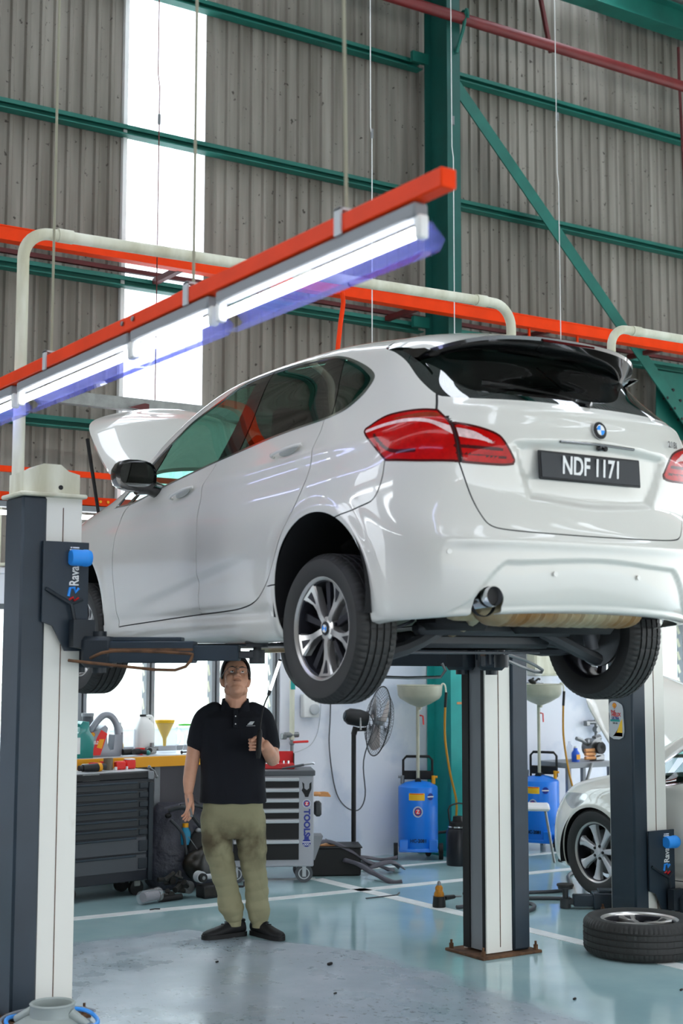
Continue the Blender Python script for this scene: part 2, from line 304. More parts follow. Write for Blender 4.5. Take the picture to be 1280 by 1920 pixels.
# ---------------- setting: floor, wall, roof ----------------
def floor_material():
    m=bpy.data.materials.new('epoxy_floor'); m.use_nodes=True; nt=m.node_tree; N=nt.nodes; L=nt.links; b=N['Principled BSDF']
    geo=N.new('ShaderNodeNewGeometry'); sep=N.new('ShaderNodeSeparateXYZ'); L.new(geo.outputs['Position'],sep.inputs[0])
    def noise(sc,det=5,rough=.55,vec=None):
        n=N.new('ShaderNodeTexNoise'); n.inputs['Scale'].default_value=sc; n.inputs['Detail'].default_value=det; n.inputs['Roughness'].default_value=rough; L.new((vec or geo.outputs['Position']),n.inputs['Vector']); return n.outputs[0]
    def math_(op,a,b_=None,c=None):
        n=N.new('ShaderNodeMath'); n.operation=op
        for i,x in enumerate((a,b_,c)):
            if x is None: continue
            if isinstance(x,(int,float)): n.inputs[i].default_value=x
            else: L.new(x,n.inputs[i])
        return n.outputs[0]
    def ramp(fac,stops):
        r=N.new('ShaderNodeValToRGB'); e=r.color_ramp.elements; e[0].position=stops[0][0]; e[0].color=(*stops[0][1],1); e[1].position=stops[-1][0]; e[1].color=(*stops[-1][1],1)
        for p,c in stops[1:-1]: q=e.new(p); q.color=(*c,1)
        L.new(fac,r.inputs[0]); return r.outputs[0]
    def mix(f,a,b_):
        n=N.new('ShaderNodeMix'); n.data_type='RGBA'; L.new(f,n.inputs[0]); L.new(a,n.inputs[6]); L.new(b_,n.inputs[7]); return n.outputs[2]
    g=lambda v:(v,v,v)
    # worn, dusty area: bounded by x<4.75 and y<8.3 with a ragged edge
    n1=noise(1.3,4); wob=math_('MULTIPLY',math_('SUBTRACT',n1,.5),.5)
    ex=math_('SUBTRACT',math_('ADD',4.78,wob),sep.outputs[0]); ey=math_('SUBTRACT',math_('ADD',math_('ADD',8.25,wob),math_('MULTIPLY',math_('MAXIMUM',math_('SUBTRACT',sep.outputs[0],4.2),0.),-2.)),sep.outputs[1])
    edge=math_('MINIMUM',ex,ey); worn=ramp(math_('ADD',math_('MULTIPLY',edge,6.),.5),[(0.1,g(0)),(.9,g(1))])
    base=ramp(noise(.9,6),[(.3,lin('#8fb0b5')),(.5,lin('#9fbfc2')),(.7,lin('#b0cbcc'))])
    dusty=ramp(noise(2.6,8,.65),[(.3,lin('#93a3ab')),(.5,lin('#9dabb4')),(.72,lin('#b2bac2'))])
    col=mix(worn,base,dusty)
    # dark specks of dirt and oil in the worn area
    mp=N.new('ShaderNodeMapping'); mp.inputs['Scale'].default_value=(1,.6,1); mp.inputs['Rotation'].default_value=(0,0,.5); L.new(geo.outputs['Position'],mp.inputs[0])
    sp=noise(34,3,.6,mp.outputs[0]); cl=noise(.8,3)
    spots=ramp(math_('MULTIPLY',math_('GREATER_THAN',math_('ADD',sp,math_('MULTIPLY',cl,.42)),.872),.7),[(0,g(0)),(1,g(1))])
    dk=N.new('ShaderNodeRGB'); dk.outputs[0].default_value=(*lin('#2a3436'),1); spots=math_('MULTIPLY',spots,worn); col=mix(spots,col,dk.outputs[0]); L.new(col,b.inputs['Base Color'])
    rg=mix(worn,ramp(noise(1.1,5),[(.35,g(.04)),(.65,g(.13))]),ramp(noise(3,6),[(.3,g(.2)),(.7,g(.42))])); L.new(rg,b.inputs['Roughness'])
    bp=N.new('ShaderNodeBump'); bp.inputs['Strength'].default_value=.12; bp.inputs['Distance'].default_value=.004; L.new(noise(5,4),bp.inputs['Height']); L.new(bp.outputs[0],b.inputs['Normal'])
    b.inputs['Coat Weight'].default_value=.0; b.inputs['Specular IOR Level'].default_value=.75
    MATS['floor']=m
floor_material()
def cladding_material():
    m=mat('cladding','#807c77',.7); nt=m.node_tree; N=nt.nodes; L=nt.links; b=N['Principled BSDF']; g=N.new('ShaderNodeNewGeometry')
    mp=N.new('ShaderNodeMapping'); L.new(g.outputs['Position'],mp.inputs[0]); mp.inputs['Scale'].default_value=(6,1,.35)
    n=N.new('ShaderNodeTexNoise'); n.inputs['Scale'].default_value=1.3; n.inputs['Detail'].default_value=8; L.new(mp.outputs[0],n.inputs['Vector'])
    r=N.new('ShaderNodeValToRGB'); r.color_ramp.elements[0].position=.3; r.color_ramp.elements[1].position=.72; r.color_ramp.elements[0].color=(*lin('#635e54'),1); r.color_ramp.elements[1].color=(*lin('#938d84'),1); L.new(n.outputs[0],r.inputs[0])
    n2=N.new('ShaderNodeTexNoise'); n2.inputs['Scale'].default_value=22; n2.inputs['Detail'].default_value=3; L.new(g.outputs['Position'],n2.inputs['Vector'])
    r2=N.new('ShaderNodeValToRGB'); r2.color_ramp.elements[0].position=.27; r2.color_ramp.elements[1].position=.33; r2.color_ramp.elements[0].color=(.2,.18,.16,1); r2.color_ramp.elements[1].color=(1,1,1,1); L.new(n2.outputs[0],r2.inputs[0])
    mx=N.new('ShaderNodeMix'); mx.data_type='RGBA'; mx.blend_type='MULTIPLY'; mx.inputs[0].default_value=1; L.new(r.outputs[0],mx.inputs[6]); L.new(r2.outputs[0],mx.inputs[7]); L.new(mx.outputs[2],b.inputs['Base Color'])
cladding_material()
def translucent_material():
    m=bpy.data.materials.new('translucent_sheet'); m.use_nodes=True; nt=m.node_tree; N=nt.nodes; N.remove(N['Principled BSDF'])
    t=N.new('ShaderNodeBsdfTranslucent'); t.inputs[0].default_value=(.95,.95,.95,1); p=N.new('ShaderNodeBsdfTransparent'); p.inputs[0].default_value=(.95,.97,1,1); mx=N.new('ShaderNodeMixShader'); mx.inputs[0].default_value=.5
    nt.links.new(t.outputs[0],mx.inputs[1]); nt.links.new(p.outputs[0],mx.inputs[2]); nt.links.new(mx.outputs[0],N['Material Output'].inputs[0]); MATS['translucent']=m
translucent_material()
mat('roof_sheet','#a9a8a6',.45,metal=.3,noise=(5,.2)); mat('line_paint','#dfe3e2',.5,noise=(9,.15)); mat('concrete_out','#8d8f8c',.9)
YW=10.45
fl=M().box((5.5,1.2,-.1),(23.2,19.6,.2)).build('floor','floor',smooth=False); prop(fl,'glossy teal epoxy garage floor, dusty grey under the lift','floor',kind='structure')
for a,b,w in (((2.0,9.03),(12,8.88),.11),((6.0,9.6),(6.04,4.5),.11),((6.2,9.84),(8.2,9.80),.07),((8.2,9.78),(12,9.72),.08),((6.0,9.62),(5.4,9.9),.09)):
    d=Vector((b[0]-a[0],b[1]-a[1],0)); n=Vector((-d.y,d.x,0)).normalized()*w/2; A=Vector((*a,0)); B=Vector((*b,0)); up=Vector((0,0,.0025))
    o=M().add([A-n,B-n,B+n,A+n,A-n+up,B-n+up,B+n+up,A+n+up],[(0,3,2,1),(4,5,6,7),(0,1,5,4),(1,2,6,5),(2,3,7,6),(3,0,4,7)]).build('floor_marking','line_paint',fl,smooth=False)
wall=empty('wall_back',(0,YW,0),'white plastered garage wall with corrugated cladding above','wall'); wall['kind']='structure'
# plaster with window openings: windows 1 (left of the pipe) and 2 (right)
WIN=[(3.1,6.16,.97,2.12),(9.86,12.9,.97,2.12)]
pl=M(); xs=[]
for a,b in ((-3,3.1),(6.16,9.86),(12.9,16)): pl.box(((a+b)/2,.1,1.175),(b-a,.2,2.35))
for a,b in ((3.1,6.16),(9.86,12.9)): pl.box(((a+b)/2,.1,.485),(b-a,.2,.97)); pl.box(((a+b)/2,.1,2.235),(b-a,.2,.23))
pl.build('plaster','plaster',wall,smooth=False)
M().box((6.5,.09,2.37),(19,.22,.05),.008).build('wall_ledge','plaster',wall)
# cladding sheets, each a corrugated panel
def sheet_profile(w,ribs,x0=0):
    P=[]; p=w/ribs
    for i in range(ribs):
        a=i*p; P+=[(a,0),(a+p*.55,0),(a+p*.66,-.022),(a+p*.86,-.022),(a+p*.97,0)]
    P.append((w,0)); return P
def sheet_mesh(name,w,ribs,h,m,vertical=True):
    P=sheet_profile(w,ribs); mm=M(); V=[]; 
    for x,y in P: V+=[(x,y,0),(x,y,h),]
    n=len(P); F=[(2*i,2*i+2,2*i+3,2*i+1) for i in range(n-1)]; B=2*n
    V+=[(x,y+.004,z) for (x,y,z) in V[:2*n]]; F+=[(B+2*i,B+2*i+1,B+2*i+3,B+2*i+2) for i in range(n-1)]
    mm.add(V,F); return mm.mesh(name,m,smooth=False,fix=False)
SW=.732; sm=sheet_mesh('cladding_sheet',SW,6,6.6,'cladding'); st=sheet_mesh('translucent_sheet',SW,6,6.6,'translucent')
for k in range(-10,15):
    x=4.74+k*SW; z=2.36
    o=link('translucent_sheet' if k==0 else 'cladding_sheet',st if k==0 else sm,wall,(x-.004,.17-(.005 if k%2 else 0),z)); o.scale[0]=1.014
# white edge flashing of the light strip
M().box((4.70,.13,5.6),(.035,.05,6.5),.004).build('strip_flashing','white',wall)
# girts: two stacked C sections each level
for i,z in enumerate((3.60,4.81,6.085,7.345)):
    for a,b in ((-3,7.70),(7.83,16)):
        g=M(); L=b-a; cx=(a+b)/2
        g.box((cx,.075,z-.005),(L,.10,.012)); g.box((cx,.12,z-.04),(L,.01,.075)); g.box((cx,.075,z-.075),(L,.10,.010)); g.box((cx,.03,z-.018),(L,.008,.03)); 
        g.build('girt','teal',wall,smooth=False)
for x0,x1 in ((-3,16),):
    M().box(((x0+x1)/2,.05,4.865),(x1-x0,.04,.035)).build('rail','maroon',wall,smooth=False)
# louvre windows
for wi,(a,b,z0,z1) in enumerate(WIN):
    wn=empty('window_%d'%(wi+1),(0,YW,0)); wn['kind']='structure'; wn['label']='white louvre window wall '+('behind the workbench' if wi==0 else 'behind the second car')
    fr=M(); fr.box(((a+b)/2,.1,z0+.02),(b-a,.12,.04),.004); fr.box(((a+b)/2,.1,z1-.02),(b-a,.12,.04),.004); fr.build('frame','grey_mid',wn)
    ms=[3.19,3.80,4.385,4.965,5.555,6.13] if wi==0 else [9.88,10.45,11.02,11.6,12.2,12.85]
    for x in ms:
        mu=M(); mu.box((x-.022,.06,(z0+z1)/2),(.030,.09,z1-z0),.004); mu.box((x+.022,.06,(z0+z1)/2),(.030,.09,z1-z0),.004); mu.box((x,.09,(z0+z1)/2),(.06,.03,z1-z0)); mu.build('mullion','grey_mid',wn)
    for j in range(len(ms)-1):
        xa,xb=ms[j]+.04,ms[j+1]-.04; nz=8; hz=(z1-z0-.08)/nz
        for k in range(nz):
            zc=z0+.04+hz*(k+.5)
            o=M().box((0,0,0),(xb-xa,.005,hz+.03),rot=(math.radians(-14),0,0)).build('louvre_pane','window_glass',wn,smooth=False); o.location=((xa+xb)/2,.09,zc)
        cl=M()
        for k in range(nz):
            zc=z0+.04+hz*(k+.5)
            for xx in (xa-.004,xb+.004): cl.box((xx,.075,zc),(.006,.035,.09),.002,rot=(math.radians(-22),0,0))
        prop(cl.build('louvre_clips','orange_yel' if False else 'cream',wn),kind='stuff')
# opposite building seen through the panes is only bright haze; a pale yard outside
prop(M().box((6,22,-.12),(40,23,.1)).build('yard','concrete_out',smooth=False),'pale concrete yard outside the louvre windows','ground',kind='structure')
# eaves beam and roof
eb=M(); eb.box((6.5,10.25,8.60),(19,.20,.016)); eb.box((6.5,10.25,8.34),(19,.20,.016)); eb.box((6.5,10.25,8.47),(19,.012,.26)); 
prop(eb.build('eaves_beam','teal',smooth=False),'teal steel I-beam along the top of the back wall under the roof','beam')
ceil=empty('ceiling',(0,0,0),'corrugated metal roof with translucent panels','ceiling'); ceil['kind']='structure'
rm=sheet_mesh('roof_sheet',1.0,7,20.5,'roof_sheet'); rt=sheet_mesh('roof_light',1.0,7,20.5,'translucent')
for k in range(-3,20):
    t=(k%5==2); o=link('roof_light_sheet' if t else 'roof_sheet',rt if t else rm,ceil); o.rotation_euler=(math.radians(90-5),0,0); o.location=(-3+k,10.9,8.62)
for k in range(5):
    M().box((6.5,7.2-k*3.3,8.66+ (10.6-(7.2-k*3.3))*.0875-.02),(19,.07,.12)).build('purlin','teal',ceil,smooth=False)
for x in (7.755,-.5,15.5):
    M().box((x,.8,9.25),(.18,20.2,.34),rot=(math.radians(-5),0,0)).build('rafter','teal',ceil,smooth=False)
for nm,c,d in (('wall_left',(-6.1,1.2,4.6),(.2,19.6,9.2)),('wall_right',(17.1,1.2,7.0),(.2,19.6,5.5)),('wall_front',(5.5,-8.5,6.6),(23,.2,6.4))):
    prop(M().box(c,d).build(nm,'cladding',smooth=False),'grey clad '+nm.replace('_',' ')+' of the workshop','wall',kind='structure')
# column (I section, flange to the room), brace with gusset
c=M(); c.box((7.755,10.08,5.18),(.15,.014,6.6)); c.box((7.755,10.42,5.18),(.15,.014,6.6)); c.box((7.755,10.25,5.18),(.012,.34,6.6))
co=empty('steel_column',(0,0,0),'tall teal steel I-section column against the back wall','column')
c.build('shaft','teal_dark',co,smooth=False)
c=M(); c.box((7.755,10.08,.94),(.15,.014,1.88)); c.box((7.755,10.42,.94),(.15,.014,1.88)); c.box((7.755,10.25,.94),(.012,.34,1.88)); c.box((7.755,10.25,.01),(.3,.5,.02)); c.build('lower_shaft','teal_low',co,smooth=False)  # lower part in a lighter turquoise than the shaft above
M().box((7.775,10.071,1.32),(.06,.004,.02),.001).build('orange_smear','glove_o',co)
for z in (3.6,4.83,6.10,7.37): M().box((7.62,10.42,z-.03),(.18,.04,.10)).build('cleat','teal',co,smooth=False)
br=empty('diagonal_brace',(0,0,0),'teal diagonal angle brace running down to the right from the column','brace')
A=Vector((7.84,10.25,7.16)); B=Vector((11.2,10.25,3.86)); d=(B-A); a=math.atan2(-d.z,d.x)
b_=M(); b_.box((0,0,0),(d.length,.012,.13)); b_.box((0,.055,.06),(d.length,.11,.012)); o=b_.build('angle_bar','teal',br,smooth=False); o.location=(A+B)/2; o.rotation_euler=(0,a,0)
gz=M(); gz.prism([(10.56,3.98),(11.4,3.98),(11.4,4.68),(10.60,4.68)],.012,o=(0,10.38,0),u=(1,0,0),v=(0,0,1)); gz.build('gusset','teal',br,smooth=False)
bl=M()
for k in range(7):
    for s in (-.045,.045):
        p=Vector((10.66+k*.10,10.30,4.42-k*.10))+Vector((s,0,s)); bl.cyl(p,p+Vector((0,-.06,0)),.016,n=6)
prop(bl.build('bolts','black',br),kind='stuff')
# fire pipe
fp=empty('fire_pipe',(0,0,0),'dark red pipe running high along the back wall past the column','pipe')
M().cyl((-3,10.0,7.60),(16,10.0,7.62),.052,n=14).build('pipe_run','pipe_red',fp)
h=M(); h.tube([(7.78,10.06,7.30),(7.80,9.98,7.50),(7.82,9.95,7.69)],.018,6); h.tube([(7.82,9.93,7.60),(7.82,9.94,7.67),(7.82,10.0,7.69),(7.82,10.06,7.67)],.012,6); h.build('pipe_hanger','teal',fp)
# conduits on the right wall bay
cd=empty('conduit',(0,0,0),'dark red-brown conduit dropping down the cladding beyond the brace','pipe'); M().tube([(10.93,10.28,8.2),(10.93,10.28,7.9),(11.0,10.28,5.9),(11.03,10.28,4.6),(11.10,10.28,4.5),(11.4,10.28,4.58)],.016,8).build('conduit_tube','maroon',cd)
cd=empty('stay_rod',(0,0,0),'short dark rod leaning above the red fire pipe','rod'); M().tube([(9.0,10.3,8.35),(9.15,10.3,7.72)],.025,8).build('rod','maroon',cd)
# orange runway beam with brackets
rb=empty('runway_beam',(0,0,0),'long orange horizontal steel beam across the back wall above the car','beam')
q=M(); q.box((6.5,9.98,4.885),(19,.10,.010)); q.box((6.5,9.94,4.835),(19,.010,.10)); q.box((6.5,9.98,4.785),(19,.10,.010)); q.build('channel','orange',rb,smooth=False)
for x in (1.8,3.35,4.95,7.28,8.82,10.3,11.9): M().box((x,10.24,4.80),(.05,.46,.045)).build('bracket','maroon',rb,smooth=False)
for x in (8.55,9.15,9.55): M().tube([(x,9.98,4.79),(x,9.98,4.55)],.014,6).build('drop_rod','orange',rb)
M().tube([(6.42,9.9,4.80),(6.43,9.9,4.70),(6.39,9.88,4.52),(6.34,9.85,4.25),(6.28,9.8,3.9)],.020,8,sub=3).build('hose','orange',rb)
# thin lower orange rail, grey channel
lr=empty('orange_rail',(0,0,0),'thin orange rail along the cladding behind the left lift post','rail'); M().box((4,10.35,3.135),(6,.04,.045)).build('bar','orange',lr,smooth=False)
gc=empty('grey_channel',(0,0,0),'grey galvanised channel crossing in front of the bright translucent strip','beam')
q=M(); q.box((4.55,9.40,3.585),(2.5,.05,.010)); q.box((4.55,9.38,3.545),(2.5,.008,.085)); q.box((4.55,9.41,3.505),(2.5,.07,.010)); q.build('channel','zinc',gc,smooth=False)
q=M(); q.prism([(0,0),(.18,0),(.18,.05),(.14,.05)],.02,o=(4.2,9.3,3.50),u=(1,.35,0),v=(0,0,1)); q.build('clip','maroon',gc,smooth=False)
# ---------------- light rails and hangers ----------------
def fixture(root,p0,p1,L,shield=True,lit='tube_light'):
    # p0,p1 in a local frame: along a direction, hung under the rail
    a,b=Vector(p0),Vector(p1); d=(b-a).normalized(); side=d.cross(Vector((0,0,1))); c=(a+b)/2; Ln=(b-a).length
    R=Matrix((d,side,Vector((0,0,1)))).transposed()
    M().box(c+Vector((0,0,-.025)),(Ln,.05,.045),.006,rot=R).build('fitting_body','grey_mid',root)
    t=M(); t.cyl(a+d*.03+Vector((0,0,-.085)),b-d*.03+Vector((0,0,-.085)),.0165,n=12); t.build('fluorescent_tube',lit,root)
    for q in (a,b): M().box(q+Vector((0,0,-.075)),(.03,.035,.07),.006,rot=R).build('lamp_holder','white',root)
    if shield:
        s=M(); w=side
        P=[w*.035+Vector((0,0,-.05)),w*.085+Vector((0,0,-.095)),w*.065+Vector((0,0,-.135)),w*.012+Vector((0,0,-.142))]
        V=[];F=[]
        for k,p in enumerate(P): V+=[a+p,b+p,a+p*1.0+Vector((0,0,-.002)),b+p+Vector((0,0,-.002))]
        for k in range(3): F+=[(4*k,4*k+1,4*k+5,4*k+4),(4*k+2,4*k+6,4*k+7,4*k+3)]
        s.add(V,F); s.build('clear_shield','shield',root,smooth=False)
LX=2.33
rl=empty('light_rail',(LX,3.1,3.0),'orange steel rail carrying lit fluorescent tubes, hung above the car','light rail')
M().box((0,2.3,.03),(.055,4.7,.058),.004).build('rail','orange',rl)
for y in (.47,1.5,2.9): 
    M().box((-.031,y,.035),(.008,.035,.085)).box((.031,y,.035),(.008,.035,.085)).box((0,y,.075),(.07,.035,.008)).build('clamp','grey_light',rl)
    M().tube([(0,y,.07),(-.02 if y<1 else 0,y,1.3),(-.03 if y<1 else 0,y,5.6)],.006,6).build('hanger_rod','rod_grey',rl)
for y in (1.96,2.06): M().cyl((-.03,y,.035),(-.036,y,.035),.010,n=8).build('bolt','steel',rl)
for k,(a,b) in enumerate(((.08,1.28),(1.34,2.0),(2.03,3.27),(3.35,4.55))):
    f=empty('batten_light',(LX,3.1+a,2.998),['lit fluorescent batten nearest the camera, at the raised end of the orange rail','short lit batten in the middle of the orange rail before the bright strip','lit batten with stained blue shield left of the bright strip','far lit batten beyond the left edge of the orange rail'][k],'ceiling light','battens under the orange rail')
    fixture(f,(0,0,0),(0,b-a,0),1)
# second rail across the bay behind the car
r2=empty('light_rail',(3.0,9.7,2.82),'orange light rail running along behind the left lift post and the car','light rail')
M().box((3.1,0,.03),(6.4,.055,.062),.004).build('rail','orange',r2)
for x in (1.16,1.22): M().cyl((x,-.03,.03),(x,-.035,.03),.011,n=8).build('bolt','orange_yel',r2)
for k,x in enumerate((1.60,3.59,4.46,5.69)): M().tube([(x,0,.06),(x,0,3.3),(x-.015,0,3.4),(x-.02,0,5.8)],.0045,6).build('hanger_wire','maroon' if k==0 else 'white',r2); M().cyl((x,0,3.0+.3*k),(x,0,3.08+.3*k),.012,n=8).build('turnbuckle','steel',r2)
for x in (.2,1.6,3.0,4.4):
    f=empty('batten_light',(3.0+x,9.7,2.818),['lit batten seen between the left lift post and the open bonnet','lit batten hidden behind the raised white car','lit batten behind the rear of the raised car','far right lit batten of the rail behind the car'][int(x/1.4)],'ceiling light','battens behind the car'); fixture(f,(0,0,0),(1.25,0,0),1,False)
# light rails further out in the workshop (behind and beside the camera), same fittings
for j,(x,y0) in enumerate(((-1.6,5.6),(.1,5.6),(1.4,-5.5),(5.2,-5.5),(8.6,-4.0),(8.6,.5),(6.3,-2.4))):
    r=empty('light_rail',(x,y0,3.1),['orange rail with lit tubes far out on the left of the lift','orange rail with lit tubes one bay left of the lift','orange rail with lit tubes behind the camera','orange rail with lit tubes behind the camera and right of it','orange rail with lit tubes far out on the right','orange rail with lit tubes on the right by the second car','orange rail with lit tubes above the aisle behind the raised car'][j],'light rail','light rails out in the workshop')
    M().box((0,2.0,.03),(.055,4.2,.06),.004).build('rail','orange',r)
    for k in range(3): fixture(r,(0,.1+k*1.36,0),(0,1.36+k*1.36,0),1,False)
    for y in (.4,3.6): M().tube([(0,y,.06),(0,y,5.6)],.005,5).build('hanger_rod','cream',r)
# ---------------- the raised car: body surface cut into panels ----------------
XC,YR,ZB=4.16,5.243,1.65
car=empty('raised_car',(XC,YR,ZB),'white hatchback raised on the two-post lift with its bonnet open','car')
def weld(V,N,T):
    k=np.round(V,6); _,i,inv=np.unique(k,axis=0,return_index=True,return_inverse=True); inv=inv.reshape(-1); T=inv[T]; V,N=V[i],N[i]
    T=T[(T[:,0]!=T[:,1])&(T[:,1]!=T[:,2])&(T[:,2]!=T[:,0])]; return V,N,T
def cut(V,N,T,f):
    f=np.where(np.abs(f)<2e-5,2e-5,f); s=f>0; ts=s[T]; c=ts.sum(1); mix=(c==1)|(c==2)
    keep=T[~mix]; X=T[mix]; sx=ts[mix]; one=np.where((sx.sum(1)==1)[:,None],sx,~sx); k=one.argmax(1); r=np.arange(len(X))
    a,b,d=X[r,k],X[r,(k+1)%3],X[r,(k+2)%3]
    E=np.sort(np.concatenate([np.stack([a,b],1),np.stack([a,d],1)]),1); U,inv=np.unique(E,axis=0,return_inverse=True); inv=inv.reshape(-1)
    t=(f[U[:,0]]/(f[U[:,0]]-f[U[:,1]]))[:,None]; nv=V[U[:,0]]*(1-t)+V[U[:,1]]*t; nn=N[U[:,0]]*(1-t)+N[U[:,1]]*t; nn/=np.linalg.norm(nn,axis=1,keepdims=True)+1e-12
    p=len(V)+inv[:len(X)]; q=len(V)+inv[len(X):]
    return np.concatenate([V,nv]),np.concatenate([N,nn]),np.concatenate([keep,np.stack([a,p,q],1),np.stack([p,b,d],1),np.stack([p,d,q],1)])
G=shape_details(body_net()); GN=grid_normals(G)
nu,nv=G.shape[:2]; mir=np.array([-1,1,1.])
Vs=np.concatenate([(G*mir).reshape(-1,3),G.reshape(-1,3)]); Ns=np.concatenate([(GN*mir).reshape(-1,3),GN.reshape(-1,3)])
ii,jj=np.meshgrid(np.arange(nu-1),np.arange(nv-1),indexing='ij'); a=(ii*nv+jj).ravel(); b=a+nv; c=b+1; d=a+1
TL=np.concatenate([np.stack([a,c,b],1),np.stack([a,d,c],1)]); TR=TL[:,::-1]+nu*nv
V,N,T=weld(Vs,Ns,np.concatenate([TL,TR]))
fn=np.cross(V[T[:,1]]-V[T[:,0]],V[T[:,2]]-V[T[:,0]]); 
flip=(fn*N[T].mean(1)).sum(1)<0; T[flip]=T[flip][:,::-1]
# outlines (along,up) on the side, (half width,up) at the rear, (half width,along) from above
DLO=smooth_poly([(2.215,.902,1),(1.936,.905),(1.63,.962),(1.314,1.005),(1.07,1.036),(.78,1.066),(.523,1.092),(.292,1.106),(.083,1.117),(-.011,1.131),(-.074,1.152),(-.137,1.203),(-.166,1.256),(-.160,1.295),(-.094,1.340),(.022,1.392),(.149,1.436),(.291,1.461),(.587,1.481),(.911,1.482),(1.119,1.458),(1.286,1.405),(1.535,1.330),(1.67,1.265),(1.9,1.142),(2.10,1.01),(2.20,.93,1)],5)
def inset(P,d):
    # shrink an outline by its own signed distance: used only as a field offset
    return d
GF=[(1.99,.915),(1.62,.965),(1.314,1.005),(1.062,1.036),(.993,1.237),(.945,1.44),(1.119,1.458),(1.286,1.405),(1.535,1.330),(1.72,1.24),(1.80,1.12),(1.90,.99)]
GQF=[(2.19,.91),(2.06,.908),(1.97,.97),(1.88,1.13),(2.0,1.06),(2.14,.97)]
GRD=[(.852,1.058),(.523,1.092),(.25,1.108),(.275,1.27),(.305,1.5),(.55,1.5),(.81,1.5),(.83,1.25)]
GQR=[(.105,1.3),(.16,1.5),(-.3,1.5),(-.3,1.0),(.02,1.0),(.045,1.15)]
REAR=smooth_poly([(.083,1.117,1),(.069,1.064),(.075,1.001),(.07,.946),(.085,.882),(.110,.82),(.195,.708),(.278,.605),(.364,.478),(.475,.374),(.571,.318),(.727,.291),(.95,.280),(1.12,.275,1)],5,False)
SILL=smooth_poly([(1.12,.275),(1.5,.260),(2.0,.238),(2.135,.230,1)],4,False)
BGAP=smooth_poly([(1.055,1.034,1),(1.10,.94),(1.122,.857),(1.127,.749),(1.120,.62),(1.118,.492),(1.135,.334),(1.125,.275,1)],5,False)
FGAP=smooth_poly([(1.98,.91,1),(2.06,.86),(2.105,.815),(2.135,.752),(2.161,.642),(2.161,.528),(2.145,.387),(2.135,.230,1)],5,False)
BUMP=smooth_poly([(-.10,.645,1),(-.17,.658),(-.32,.690),(-.397,.715),(-.44,.789),(-.452,.870,1)],4,False)
ASEAM=[(.44,.385),(.30,.392)]
LO=smooth_poly([(-.55,1.010),(-.505,1.044),(-.407,1.076),(-.284,1.084),(-.168,1.083),(-.076,1.075,1),(.0,1.018),(.036,.947),(.056,.848,1),(-.06,.850),(-.189,.853),(-.385,.866,1),(-.452,.92)],4)
LI=smooth_poly([(.012,1.018,1),(.151,1.0),(.265,.972),(.315,.934),(.360,.868),(.352,.850),(.339,.843),(.281,.838),(.15,.841),(.070,.845,1),(.046,.947)],4)
TG=smooth_poly([(.655,1.150,1),(.694,1.078,1),(.652,.848,1),(.642,.819),(.601,.70),(.565,.624),(.536,.592),(.482,.578),(.349,.570),(.15,.566),(0,.565),(-.15,.566)],4,False)
RG=smooth_poly([(-.3,1.124,1),(0,1.124),(.256,1.126),(.528,1.125),(.628,1.134),(.656,1.152),(.654,1.235),(.640,1.32),(.628,1.392),(.600,1.440),(.50,1.487),(.3,1.515),(-.3,1.52,1)],4)
HOOD=smooth_poly([(-.3,2.555,1),(0,2.56),(.4,2.52),(.62,2.42),(.735,2.36,1),(.765,2.67),(.735,3.02),(.60,3.20),(.38,3.31),(0,3.36),(-.3,3.33,1)],4)
WS=smooth_poly([(-.3,2.50,1),(0,2.50),(.4,2.44),(.635,2.28),(.680,2.16),(.63,1.80),(.565,1.50),(.50,1.36),(.3,1.30),(0,1.28),(-.3,1.30,1)],4)
HL=smooth_poly([(2.93,.665),(3.10,.76),(3.0,.775),(2.86,.785),(2.74,.775),(2.80,.70)],4)
def seg_sd(x,y,pts):
    p=np.array(pts,float); best=np.full(x.shape,1e9); sg=np.ones(x.shape)
    for a,b in zip(p[:-1],p[1:]):
        d=b-a; t=np.clip(((x-a[0])*d[0]+(y-a[1])*d[1])/(d@d+1e-12),0,1); r=np.hypot(x-a[0]-t*d[0],y-a[1]-t*d[1]); k=r<best
        best=np.where(k,r,best); sg=np.where(k,np.sign(d[0]*(y-a[1])-d[1]*(x-a[0])),sg)
    return np.where(best<.036,best*sg,1.)
SIDEG={'REAR':REAR,'SILL':SILL,'BGAP':BGAP,'FGAP':FGAP,'BUMP':BUMP,'ASEAM':ASEAM}
